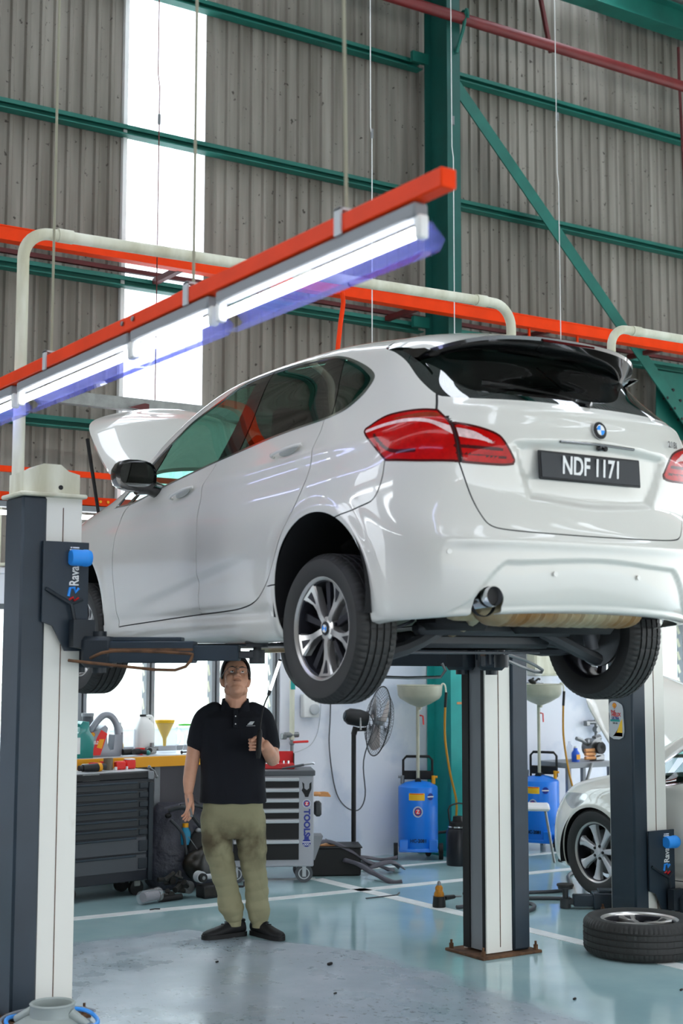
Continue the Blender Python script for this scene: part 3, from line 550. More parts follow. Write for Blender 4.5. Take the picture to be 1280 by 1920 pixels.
def F_(V,k):
    x,y,z=np.abs(V[:,0]),V[:,1],V[:,2]; s=-x-y; sm=x>.55; rm=y<-.2
    def on(mask,fn,*a):
        r=np.ones(len(V)); r[mask]=fn(*[q[mask] if isinstance(q,np.ndarray) and q.shape==x.shape else q for q in a]); return r
    if k=='arch': return np.where(sm,np.minimum(np.hypot(y,z-.325)-.366,np.hypot(y-2.67,z-.325)-.366),1.)
    if k=='dlo': return np.maximum(on(sm&(z>.85),sdf,y,z,DLO),.565-x)
    if k=='dlo2': return np.maximum(on(sm&(z>.85),sdf,y,z,DLO)+.011+.012*smoothstep(.05,-.12,y),.575-x)
    P={'gf':GF,'gqf':GQF,'grd':GRD,'gqr':GQR}
    if k in P:
        r=on(sm&(z>.85),sdf,y,z,P[k]); d=F_(V,'dlo2'); return np.where(d>.02,1.,r)
    if k=='gaps': return np.minimum.reduce([on(sm,seg_d,y,z,np.array(p)) for p in SIDEG.values()])-.0032
    if k[:2]=='c_': return on(sm,seg_sd,y,z,np.array(SIDEG[k[2:]]))
    if k=='ct': return on(y<-.45,seg_sd,x,z,TG)
    if k=='tgap': return on(y<-.45,seg_d,x,z,TG)-.003
    if k=='lo': return on(rm,sdf,s,z,LO)
    if k=='li': return on(rm,sdf,s,z,LI)
    if k=='rg': return on(y<-.13,sdf,x,z,RG)
    if k=='hood': return on((z>.6)&(y>2.2),sdf,x,y,HOOD)
    if k=='ws': return on(z>1.0,sdf,x,y,WS)
    if k=='hl': return on(sm,sdf,y,z,HL)
    if k=='exh':
        ex=np.hypot(V[:,0]+.525,z-.285)-.062; ex=np.where(z<.285,np.abs(V[:,0]+.525)-.062,ex); return np.where(y<-.5,ex,1.)
CUTS=['c_'+k for k in SIDEG]+['ct','arch','dlo','dlo2','gaps','lo','li','tgap','rg','hood','ws','hl','exh','gf','gqf','grd','gqr']
for k in CUTS: V,N,T=cut(V,N,T,F_(V,k))
C=V[T].mean(1); o={k:F_(C,k) for k in CUTS if k[:2]!='c_'}; x_,y_,z_=C[:,0],C[:,1],C[:,2]
tag=np.full(len(T),'body_shell',dtype=object)
def door(cond,name): tag[cond]=name
sideC=np.abs(x_)>.55
RD=list(map(tuple,REAR))+list(map(tuple,BGAP[::-1])); RDP=RD+[(1.055,1.04)]
FD=list(map(tuple,BGAP))+list(map(tuple,SILL))+list(map(tuple,FGAP[::-1]))
rdm=inside(y_,z_,RDP+[(.083,1.12)][:0])&sideC; fdm=inside(y_,z_,FD)&sideC
below=o['dlo']>0
tgm=(y_<-.45)&inside(np.abs(x_),z_,list(map(tuple,TG))+[(-.15,1.2),(.68,1.2)])
door(rdm&below,'rear_door'); door(fdm&below,'front_door')
bump=(z_<.72)&(y_<-.30)&~tgm
bl=np.interp(y_,[-.45,-.44,-.397,-.32,-.17],[.87,.789,.715,.690,.658]); bump=((y_<-.1)&(z_<bl)&~tgm&((y_<-.45)|(np.abs(x_)>.6)))&(z_<.86)
door(bump,'rear_bumper'); door(tgm,'tailgate')
door(o['hl']<0,'headlight'); door(o['lo']<0,'lamp_outer'); door(o['li']<0,'lamp_inner')
door(o['rg']<0,'rear_window'); door(o['ws']<0,'windscreen'); door(o['hood']<0,'bonnet')
door((o['dlo']<0),'window_trim'); door(o['dlo2']<0,'pillar_black')
for k,nme in (('gf','front_glass'),('grd','rear_glass'),('gqr','quarter_glass'),('gqf','front_quarter_glass')): door((o['dlo2']<0)&(o[k]<0),nme)
door((o['gaps']<0)&below,'gap'); door((o['tgap']<0)&(o['rg']>0)&(o['lo']>0)&(o['li']>0),'gap'); door((o['tgap']<.012)&(o['lo']>0)&(o['li']>0)&(z_>.848)&(z_<1.045),'lamp_joint')
door((o['arch']<0)|(o['exh']<0),'hole')
def panel(name,tris,m,depth=.010,off=0,parent=None,mesh_only=False):
    u,inv=np.unique(tris,return_inverse=True); t=inv.reshape(-1,3); v=V[u]+N[u]*off; n=N[u]
    e=np.sort(np.concatenate([t[:,[0,1]],t[:,[1,2]],t[:,[2,0]]]),1); eo=np.concatenate([t[:,[0,1]],t[:,[1,2]],t[:,[2,0]]])
    _,i,ct=np.unique(e,axis=0,return_index=True,return_counts=True); be=eo[i[ct==1]]; bv,binv=np.unique(be,return_inverse=True); binv=binv.reshape(-1,2)
    me=bpy.data.meshes.new(name)
    v2=np.concatenate([v,v[bv],v[bv]-n[bv]*depth]); L=len(v); K=len(bv); q=np.stack([be[:,1]*0+L+binv[:,1],L+binv[:,0],L+K+binv[:,0],L+K+binv[:,1]],1)
    nvv=len(v2); loops=np.concatenate([t.ravel(),q.ravel()]); me.vertices.add(nvv); me.vertices.foreach_set('co',v2.ravel()); me.loops.add(len(loops)); me.loops.foreach_set('vertex_index',loops.astype(np.int32))
    nf=len(t)+len(q); st=np.concatenate([np.arange(len(t))*3,len(t)*3+np.arange(len(q))*4]); me.polygons.add(nf); me.polygons.foreach_set('loop_start',st.astype(np.int32)); me.update(calc_edges=True); me.validate()
    me.shade_smooth(); me.materials.append(MATS[m])
    if len(me.loops)==len(loops):
        en=np.cross(v[be[:,1]]-v[be[:,0]],n[be[:,0]]); nn=np.concatenate([n,np.zeros((2*K,3))]); np.add.at(nn,L+binv[:,0],en); np.add.at(nn,L+binv[:,1],en); nn[L+K:]=nn[L:L+K]; nn/=np.linalg.norm(nn,axis=1,keepdims=True)+1e-12
        me.normals_split_custom_set_from_vertices([tuple(a) for a in nn])
    if mesh_only: return me
    return link(name,me,parent if parent is not None else car)
def sides(t):
    c=V[t].mean(1)[:,0]<0; return ((c,-1),(~c,1))
for nme,m in (('body_shell','paint_white'),('rear_bumper','paint_white'),('tailgate','paint_white')): panel(nme,T[tag==nme],m,.0045)
for nme,m,dep in (('rear_door','paint_white',.0045),('front_door','paint_white',.0045),('window_trim','chrome',.004),('front_glass','front_glass',.003),('rear_glass','car_glass',.003),('quarter_glass','car_glass',.003),('front_quarter_glass','front_glass',.003),('headlight','glass_dark',.01)):
    t=T[tag==nme]; nm={'front_glass':'front_window','rear_glass':'rear_side_window','quarter_glass':'quarter_window','front_quarter_glass':'front_quarter_window'}.get(nme,nme)
    for c_,s_ in sides(t):
        p=panel(nm,t[c_],m,dep,off=-.002 if 'glass' in nme else (.0025 if nme=='window_trim' else 0))
tp_=T[tag=='pillar_black']; cp_=V[tp_].mean(1)
for s_ in (-1,1):
    for lo_,hi_ in ((1.5,9),(.55,1.5),(-9,.55)):
        k_=(cp_[:,0]*s_>0)&(cp_[:,1]>=lo_)&(cp_[:,1]<hi_); panel('pillar_trim',tp_[k_],'gloss_black',.006)
panel('rear_window',T[tag=='rear_window'],'car_glass',.004,-.002); panel('windscreen',T[tag=='windscreen'],'screen_glass',.004)
panel('lamp_seal',T[tag=='lamp_joint'],'black',.002,-.003); panel('panel_gap',T[tag=='gap'],'gap_dark',.001,-.004)
bon=panel('bonnet',T[tag=='bonnet'],'paint_white',.02)
th=math.radians(53); bon.matrix_local=Matrix.Translation((0,2.42,1.13))@Matrix.Rotation(th,4,'X')@Matrix.Translation((0,-2.45,-1.03))
panel('bonnet_inner',T[tag=='bonnet'],'paint_white',.002,-.022,parent=bon)
st_=M(); st_.cyl((-.72,2.75,.86),(-.70,3.02,1.42),.010,.013,n=8); st_.build('bonnet_strut','black',car)
st_=M(); st_.cyl((.72,2.75,.86),(.70,3.02,1.42),.010,.013,n=8); st_.build('bonnet_strut','black',car)
# tail lamps: outer on the wing, inner on the tailgate; each lens cut into its coloured zones
def zones(V,tri,kind):
    global N
    return tri
for kind in ('lamp_outer','lamp_inner'):
    t=T[tag==kind]
    for c_,s_ in sides(t):
        tt=t[c_]; root=None
        u,inv=np.unique(tt,return_inverse=True); v=V[u]; n=N[u]; q=inv.reshape(-1,3)
        def S_(v): return -np.abs(v[:,0])-v[:,1],v[:,2]
        def fld(v):
            s,z=S_(v); f=[]
            edge=sdf(s,z,LO if kind=='lamp_outer' else LI)+.010
            stripe=seg_d(s,z,smooth_poly([(-.53,1.012),(-.40,1.030),(-.25,1.036),(-.12,1.022),(.0,.985),(.05,.972),(.15,.958),(.24,.932)],5,False))-(.0075+.010*smoothstep(-.12,.08,s)-.012*smoothstep(.10,.24,s))
            amber=sdf(s,z,smooth_poly([(-.36,1.052),(-.20,1.064),(-.10,1.062),(-.05,1.045),(-.12,1.040),(-.26,1.048)],4))
            dark=np.minimum(seg_d(s,z,smooth_poly([(-.47,.985),(-.40,.93),(-.33,.905),(-.2,.90)],4,False))-.008, seg_d(s,z,[(.03,.915),(.29,.905)])-.007)
            dark=np.minimum(dark,seg_d(s,z,[(.03,.885),(.31,.872)])-.003)
            return [edge,stripe,amber,dark]
        vv,nn,qq=v,n,q
        for i in range(4): vv,nn,qq=cut(vv,nn,qq,fld(vv)[i])
        fc=fld(vv[qq].mean(1)); z=np.full(len(qq),0); z[fc[3]<0]=1; z[fc[2]<0]=2; z[fc[1]<0]=3; z[fc[0]>0]=1
        b0=len(V); V=np.concatenate([V,vv]); N=np.concatenate([N,nn]); qq=qq+b0
        lamp=panel('tail_lamp' if kind=='lamp_outer' else 'tailgate_lamp',qq[z==0],'lens_red',.012,.002)
        for i,(nm,m) in {1:('lamp_rim','lens_dark'),2:('indicator_lens','lens_amber'),3:('reversing_lens','lens_clear')}.items():
            if (z==i).any(): panel(nm,qq[z==i],m,.004,.0022 if i==3 else .002,parent=lamp)
# spoiler
sp=[]; us=np.linspace(-1,1,41)
def tr(u):
    a=abs(u); return (.60*u, -.655+.10*a**2+.16*a**6, 1.440-.028*a**2-.040*a**5)
top=M(); V1=[]; 
def bodyz(x,y):
    # highest body surface point near (x,y)
    k=((G[...,0]-abs(x))**2+(G[...,1]-y)**2); i=np.argmin(np.where(G[...,2]>1.3,k,9)); return G.reshape(-1,3)[i][2]
rows=[]
for u in us:
    x,y,z=tr(u); x0=.62*u; y0=-.10-.10*(1-abs(u)**2)-.06*abs(u)**8; z0=bodyz(x0,y0)+.004; r=[]
    for k in range(9):
        t=k/8; r.append((x0+(x-x0)*t,y0+(y-y0)*t,z0+(z-z0)*t+.016*math.sin(PI*t)*(1-.5*t)))
    rows.append(r)
n=len(us); top.add([p for r in rows for p in r],[(i*9+k,(i+1)*9+k,(i+1)*9+k+1,i*9+k+1) for i in range(n-1) for k in range(8)])
spo=top.build('roof_spoiler','paint_white',car)
un=M(); rows=[]
for u in us:
    x,y,z=tr(u); a=abs(u); x2=.60*u; y2=-.43+.17*a**4; z2=1.405-.035*a**4
    rows.append([(x,y,z-.001),(x,y+.004,z-.016),(x*.995,y+.05,z-.030),(x*.99,(y+y2)/2,z-.040),(x2,y2,z2),(x2,y2+.03,z2+.05)])
un.add([p for r in rows for p in r],[(i*6+k,i*6+k+1,(i+1)*6+k+1,(i+1)*6+k) for i in range(n-1) for k in range(5)])
un.build('spoiler_underside','gloss_black',spo)
for s in (-1,1):
    f=M(); f.prism([(-.26,1.40),(-.42,1.378),(-.45,1.366),(-.37,1.345),(-.28,1.362)] if s>0 else [(-.28,1.362),(-.37,1.345),(-.45,1.366),(-.42,1.378),(-.26,1.40)],.012,o=(s*.612,0,0),u=(0,1,0),v=(0,0,1)); f.build('spoiler_fin','gloss_black',spo)
M().box((0,-.652,1.425),(.30,.006,.012),.002).build('high_brake_light','lens_dark',spo)
M().tube([(-.02,-.46,1.352),(.0,-.60,1.235),(.02,-.70,1.162)],.004,6).build('wiper','black',car)
M().tube([(.0,-.785,1.135),(-.06,-.72,1.16),(-.28,-.66,1.195),(-.45,-.60,1.215)],[.014,.010,.007,.004],8,sub=3).build('rear_wiper_arm','gloss_black',car)
# badge, handle strip, plate, lettering
def roundel(parent,c,r,ax,up,name='roundel'):
    c,ax,up=Vector(c),Vector(ax).normalized(),Vector(up); rt=up.cross(ax).normalized(); up=ax.cross(rt)
    b=M(); b.lathe([(0,.006),(r*.6,.005),(r*.93,.003),(r,0),(r,-.004)],o=c,ax=ax,n=32); o=b.build(name,'black',parent)
    rg_=M(); rg_.lathe([(r*.98,.001),(r*1.03,.001),(r*1.03,-.004)],o=c,ax=ax,n=32); rg_.lathe([(r*.60,.0062),(r*.65,.0060)],o=c,ax=ax,n=32); rg_.build('badge_ring','chrome',o)
    for k in range(4):
        s=M(); P=[c+ax*.0066]+[c+ax*.0066+(rt*math.cos(a)+up*math.sin(a))*r*.58 for a in np.linspace(k*PI/2,(k+1)*PI/2,9)]
        s.add(P+[p+ax*-.001 for p in P],[(0,)+(i,i+1) for i in range(1,9)]); s.build('badge_quadrant','blue_bright' if k%2 else 'white',o,smooth=False)
    return o
roundel(car,(0,-.836,1.018),.037,(0,-1,.12),(0,0,1),'boot_badge')
hs=M(); hs.tube([(-.21,-.822,.955),(0,-.832,.957),(.21,-.822,.955)],.006,6); hs.box((.02,-.826,.942),(.05,.03,.022),.006); hs.build('boot_handle_strip','gloss_black',car)
M().ball((.02,-.845,.938),(.010,.006,.010)).build('rear_camera','black',car)
pl_=empty('number_plate',(-.018,0,0)); pl_.parent=car
M().box((-.012,-.806,.853),(.575,.010,.122),.004,rot=(math.radians(-3),0,0)).build('plate_frame','plastic_black',pl_); M().box((-.012,-.8125,.853),(.555,.004,.104),.001,rot=(math.radians(-3),0,0)).build('plate_face','gloss_black' if False else 'plastic_grey',pl_)
text('plate_text','NDF 1171',.112,'white',pl_,(-.012,-.8162,.853),(1,0,0),(0,-.05,1),.0015,.0022,sx=.70)
me_=text('trunk_letters','218i',.040,'chrome',car,(.475,-.792,1.000),(1,.18,0),(0,.1,1),.002,.0008)
# sensors
for x,y,z in ((-.705,-.703,.483),(-.235,-.806,.402),(.235,-.806,.402),(.705,-.703,.483)): M().cyl((x,y-.003,z),(x*1.002,y-.007,z),.011,n=14).build('parking_sensor','paint_white',car)
# door handles
for s in (-1,1):
    for (y0,z0,y1,z1,xx) in ((.423,.985,.155,1.012,.875),(1.442,.885,1.19,.922,.892)):
        h=M(); A=Vector((s*xx,y0,z0)); B=Vector((s*(xx-.012),y1,z1)); d=B-A; out=Vector((s,0,0)); P=[A+out*-.01,A+d*.12+out*.022,A+d*.45+out*.036,A+d*.8+out*.034,B+out*.012]
        h.tube(P,[.008,.013,.0165,.018,.010],10,sub=4); o=h.build('door_handle','paint_white',car); 
        c_=M(); c_.ball(A+d*.55+out*.004,(.004,.085,.024),n=14,k=8,rot=(math.atan2(d.z,-d.y)*-1,0,0)); c_.build('handle_recess','handle_grey',o)
# mirrors
for s in (-1,1):
    mr=empty('door_mirror',(s*.885,1.665,.965)); mr.parent=car
    h=M(); rings=[]
    for k,(yy,w,hh) in enumerate(((-.05,.100,.070),(-.045,.118,.084),(0,.122,.086),(.05,.108,.074),(.09,.07,.05),(.10,.02,.015))):
        rings.append([Vector((s*(.12+w*math.copysign(abs(math.cos(a))**.7,math.cos(a))),yy,.055+hh*math.copysign(abs(math.sin(a))**.75,math.sin(a)))) for a in np.linspace(0,2*PI,20,endpoint=False)])
    h.loft(rings); h.build('mirror_cap','gloss_black',mr)
    g=M(); g.loft([[Vector((s*(.12+.097*math.copysign(abs(math.cos(a))**.7,math.cos(a))),yy,.058+.066*math.copysign(abs(math.sin(a))**.75,math.sin(a)))) for a in np.linspace(0,2*PI,20,endpoint=False)] for yy in (-.0535,-.0525)]); g.build('mirror_glass','mirror',mr)
    a=M(); a.loft([a.ring((s*-.06,.02,-.02),(s,.0,.5),.045,10),a.ring((s*.03,.0,-.005),(s,0,.3),.035,10),a.ring((s*.10,.0,.0),(s,0,0),.045,10)]); a.build('mirror_foot','gloss_black',mr)
# wheel wells, interior tub, underside
for s in (-1,1):
    for yc in (0,2.67):
        w=M(); n_=28; R=.378; ring=[]
        V_=[];F=[]
        for k in range(n_+1):
            a=-.22+ (PI+.44)*k/n_; V_+=[(s*.888,yc+R*math.cos(a),.325+R*math.sin(a)),(s*.50,yc+R*math.cos(a),.325+R*math.sin(a))]
        for k in range(n_): F.append((2*k,2*k+2,2*k+3,2*k+1))
        b=len(V_); V_+=[(s*.50,yc,.325)]; 
        for k in range(n_): F.append((2*k+1,2*k+3,b))
        w.add(V_,F); w.build('wheel_well','body_dark',car,fix=False)
un=M(); un.box((0,1.35,.155),(1.50,1.85,.03),.01); un.box((0,3.0,.20),(1.3,.7,.03),.01); un.box((0,-.30,.30),(1.2,.40,.03)); un.build('underbody','body_dark',car)
M().box((-.42,1.2,.125),(.42,1.5,.02),.008).build('underbody_panel','plastic_grey',car); M().box((.42,1.2,.125),(.42,1.5,.02),.008).build('underbody_panel','plastic_grey',car); M().box((0,1.2,.13),(.26,1.9,.03),.01).build('exhaust_tunnel','steel',car)
# interior: floor, dash, seats, headlining
inn=M(); inn.box((0,1.15,.35),(1.40,2.4,.04)); inn.box((0,-.2,.62),(1.1,.9,.03)); inn.build('cabin_floor','body_dark',car)
M().box((0,2.12,.82),(1.42,.45,.28),.06).build('dashboard','body_dark',car)
for x,y in ((-.37,1.35),(.37,1.35),(-.38,.42),(.38,.42),(0,.42)):
    w=.50 if y>1 else .40
    s_=M(); s_.box((x,y+.06,.60),(w,.50,.16),.05); s_.box((x,y-.20,.92),(w,.14,.58),.05,rot=(math.radians(12),0,0)); s_.box((x,y-.28,1.27),(.24,.09,.17),.03,rot=(math.radians(8),0,0)); s_.build('car_seat','body_dark',car)
M().box((0,2.93,.50),(1.15,.65,.30),.05).build('engine_cover','body_dark',car)
# muffler and tip
mf=M(); P=[]
for k in range(61):
    t=k/60; x=-.46+.90*t; e=min(1,math.sin(PI*min(max((t*1.0),.0),1))*3.2+.25); r=1+.05*math.sin(k*2*PI/2.5)
    P.append([Vector((x,-.575+.115*r*e*math.cos(a),.256+.064*r*e*math.sin(a))) for a in np.linspace(0,2*PI,20,endpoint=False)])
mf.loft(P); mf.build('muffler','tan_steel',car)
tp=M(); tp.lathe([(.034,.0),(.034,.115),(.040,.135),(.043,.12),(.043,.0),(.030,-.05)],o=(-.520,-.63,.298),ax=(0,-1,.06),n=24); tip=tp.build('exhaust_tip','chrome',car); M().cyl((-.520,-.66,.301),(-.520,-.742,.306),.0335,n=20).build('tip_bore','black',tip)
M().lathe([(.064,0),(.066,.02),(.062,.024)],o=(-.525,-.680,.290),ax=(0,-1,0),n=24).build('exhaust_surround','body_dark',car)
M().tube([(-.52,-.62,.295),(-.50,-.45,.25),(-.3,-.35,.24),(-.15,.1,.17),(-.1,.8,.13),(0,2.0,.12)],.032,10,sub=4).build('exhaust_pipe','tan_steel',car)
M().box((-.1,.30,.085),(1.0,.55,.012),.004).build('floor_shield','grey_dark',car); M().box((.3,-.25,.24),(.5,.22,.14),.03).box((-.30,-.2,.24),(.3,.2,.12),.03).box((0,.38,.14),(1.2,.25,.08),.02).build('axle_housing','body_dark',car)
# rear suspension
su=M(); su.box((0,.12,.14),(.85,.30,.07),.02); su.box((0,-.12,.19),(.9,.09,.06),.02); su.build('rear_subframe','plastic_grey',car)
for s in (-1,1):
    a=M(); a.tube([(s*.30,-.10,.185),(s*.50,-.12,.10),(s*.69,-.06,.055)],.032,8,sub=3); a.tube([(s*.30,.12,.16),(s*.66,.08,.12)],.024,8); a.tube([(s*.45,.55,.16),(s*.60,.25,.10),(s*.70,.04,.12)],.030,8,sub=3); a.build('suspension_arm','plastic_grey',car)
    a=M(); a.cyl((s*.62,-.10,.10),(s*.56,-.06,.50),.026,n=12); a.cyl((s*.62,-.10,.10),(s*.60,-.08,.26),.034,n=12); a.build('shock_absorber','grey_dark',car)
    a=M(); pts=[(s*.44+.055*math.cos(t),-.0+.055*math.sin(t),.12+.04*t/2) for t in np.linspace(0,8*PI,80)]; a.tube(pts,.008,6); a.build('coil_spring','grey_dark',car)
    M().cyl((s*.62,0,.185),(s*.70,0,.185),.075,n=16).build('hub_carrier','steel',car)
# wheels
def tyre_mesh(R=.328,w=.205,rim=.222):
    h=w/2; pr=[(rim,-h*.86),(rim+.012,-h*.93),(rim+.05,-h*1.02),(rim+.078,-h*1.0),(R-.014,-h*.88),(R-.004,-h*.74)]
    for g in (-.052,-.018,.018,.052): pr+=[(R-.0005,g-.0055),(R-.008,g-.004),(R-.008,g+.004),(R-.0005,g+.0055)]
    pr+=[(R-.004,h*.74),(R-.014,h*.88),(rim+.078,h*1.0),(rim+.05,h*1.02),(rim+.012,h*.93),(rim,h*.86)]
    m=M(); n=216; rings=[m.ring((0,0,0),(1,0,0),1,n)]; base=rings[0]; rr=[]
    for i,(r,x) in enumerate(pr):
        rr.append([Vector((x,p.y*(r-(.0045 if (k%3==0 and abs(x)>.056 and r>R-.02) else (.0028 if (k%6==2 and r>R-.003) else 0))),p.z*(r-(.0045 if (k%3==0 and abs(x)>.056 and r>R-.02) else (.0028 if (k%6==2 and r>R-.003) else 0))))) for k,p in enumerate(base)])
    m.loft(rr,cap=False); return m.mesh('tyre','rubber',angle=30)
def rim_meshes():
    barrel=M(); barrel.lathe([(.224,-.088),(.214,-.080),(.205,-.05),(.200,.02),(.205,.07),(.214,.078)],ax=(1,0,0),n=60); 
    lip=M(); lip.lathe([(.209,.066),(.222,.078),(.229,.084),(.229,.090),(.222,.090),(.212,.082),(.209,.066)],ax=(1,0,0),n=72)
    face=M(); dark=M()
    def rad(r,a,x): return Vector((x,r*math.cos(a),r*math.sin(a)))
    for k in range(5):
        a0=k*2*PI/5+PI/2
        # machined face of a spoke: narrow waist, flaring and swept towards the rim
        L=[(.040,-.42,.060),(.070,-.20,.064),(.110,-.145,.062),(.150,-.155,.062),(.190,-.20,.068),(.213,-.235,.074)]
        Rr=[(.040,.42,.060),(.070,.22,.064),(.110,.150,.062),(.150,.185,.062),(.190,.27,.068),(.213,.33,.074)]
        V_=[];F=[]
        for (r,a,x),(r2,a2,x2) in zip(L,Rr):
            V_+=[rad(r,a0+a,x-.006),rad(r,a0+a*.86,x+.002),rad(r2,a0+a2*.86,x2+.002),rad(r2,a0+a2,x2-.006),rad(r2,a0+a2*1.0,x2-.035),rad(r,a0+a*1.0,x-.035)]
        for i in range(len(L)-1):
            for j in range(6): F.append((i*6+j,i*6+(j+1)%6,(i+1)*6+(j+1)%6,(i+1)*6+j))
        F+=[tuple(range(6))]; face.add(V_,F)
        # dark wedge let into the outer half of each spoke
        dark.add([rad(.135,a0+.03,.0655),rad(.204,a0-.055,.0735),rad(.204,a0+.16,.0735)]+[rad(.135,a0+.03,.060),rad(.204,a0-.055,.060),rad(.204,a0+.16,.060)],[(0,1,2),(0,3,4,1),(1,4,5,2),(2,5,3,0)])
        # recessed secondary web between the spokes
        a1=a0+2*PI/10
        dark.add([rad(.055,a1-.2,.045),rad(.055,a1+.2,.045),rad(.208,a1+.11,.05),rad(.208,a1-.05,.05),rad(.055,a1-.2,.02),rad(.055,a1+.2,.02),rad(.208,a1+.11,.02),rad(.208,a1-.05,.02)],[(0,1,2,3),(4,7,6,5),(0,4,5,1),(1,5,6,2),(2,6,7,3),(3,7,4,0)])
    face.lathe([(0,.063),(.036,.063),(.052,.058),(.056,.03)],ax=(1,0,0),n=24)
    for k in range(5):
        a=k*2*PI/5+PI/2+2*PI/10; dark.cyl(rad(.056,a,.04),rad(.056,a,.056),.009,n=8)
    disc=M(); disc.lathe([(0,-.02),(.165,-.02),(.165,-.035),(0,-.035)],ax=(1,0,0),n=40); back=M(); back.lathe([(0,-.06),(.20,-.06)],ax=(1,0,0),n=24)
    return [('rim_barrel',barrel.mesh('rim_barrel','alloy_dark')),('rim_lip',lip.mesh('rim_lip','alloy')),('spokes',face.mesh('spokes','alloy',angle=25)),('spoke_inlay',dark.mesh('spoke_inlay','alloy_dark',angle=20)),('brake_disc',disc.mesh('brake_disc','steel'))]
TY=tyre_mesh(); RIM=rim_meshes()
def wheel(parent,loc,rz=0,tilt=None,spin=0,hub=True,name='wheel'):
    w=empty(name,loc); w.parent=parent
    w.rotation_euler=tilt if tilt else (spin,0,rz)
    link('tyre',TY,w)
    for nm,me in RIM:
        if nm=='brake_disc' and not hub: continue
        link(nm,me,w)
    return w
for s in (-1,1):
    for yc,zc in ((0,.185),(2.67,.175)):
        w=wheel(car,(s*.778,yc,zc),rz=PI if s<0 else 0,spin=(.63 if s<0 else .2)); roundel(w,(.0655,0,0),.030,(1,0,0),(0,0,1),'hub_cap')
# ---------------- two-post lifts ----------------
def arm(root,a,b,z,tipz,wire=True,name='lift_arm'):
    # telescopic swing arm from pivot a to pad b (local plan points), at height z; pad top at tipz
    a=Vector((*a,z)); b=Vector((*b,z)); d=b-a; L=d.length; ang=math.atan2(d.y,d.x); r=empty(name,a,rz=ang); r.parent=root
    M().box((L*.30,0,0),(L*.62,.13,.105),.006).box((L*.28,0,.062),(L*.50,.10,.02),.004).build('outer_arm','navy',r)
    M().box((L*.30,-.066,.012),(L*.62,.004,.012)).build('weld_rib','rust',r,smooth=False)
    M().box((L*.72,0,-.004),(L*.34,.095,.075),.005).build('inner_arm','navy',r)
    M().box((L*.93,0,-.012),(L*.20,.07,.035),.005).build('arm_tip','plastic_grey',r)
    p=M(); p.cyl((L,0,-.055),(L,0,.012),.038,n=16); p.cyl((L,0,.012),(L,0,tipz-z-.03),.020,n=12); p.cyl((L,0,tipz-z-.03),(L,0,tipz-z-.016),.052,n=20); p.build('pad_screw','plastic_grey',r)
    M().lathe([(.0,0),(.056,0),(.060,.006),(.058,.016),(0,.016)],o=(L,0,tipz-z-.016),n=24).build('rubber_pad','rubber',r)
    pv=M(); pv.box((0,0,0),(.15,.15,.15),.02); pv.cyl((0,0,-.10),(0,0,.10),.035,n=14); pv.build('pivot_block','navy_dark',r)
    if wire:
        w=M(); w.tube([(-.02,-.10,-.03),(.10,-.13,.005),(L*.55,-.13,-.005),(L*.62,-.13,-.02),(L*.52,-.15,-.085),(L*.1,-.15,-.06),(-.12,-.12,-.04)],.0075,8,sub=3); w.build('foot_guard_rod','rust',r)
    return r
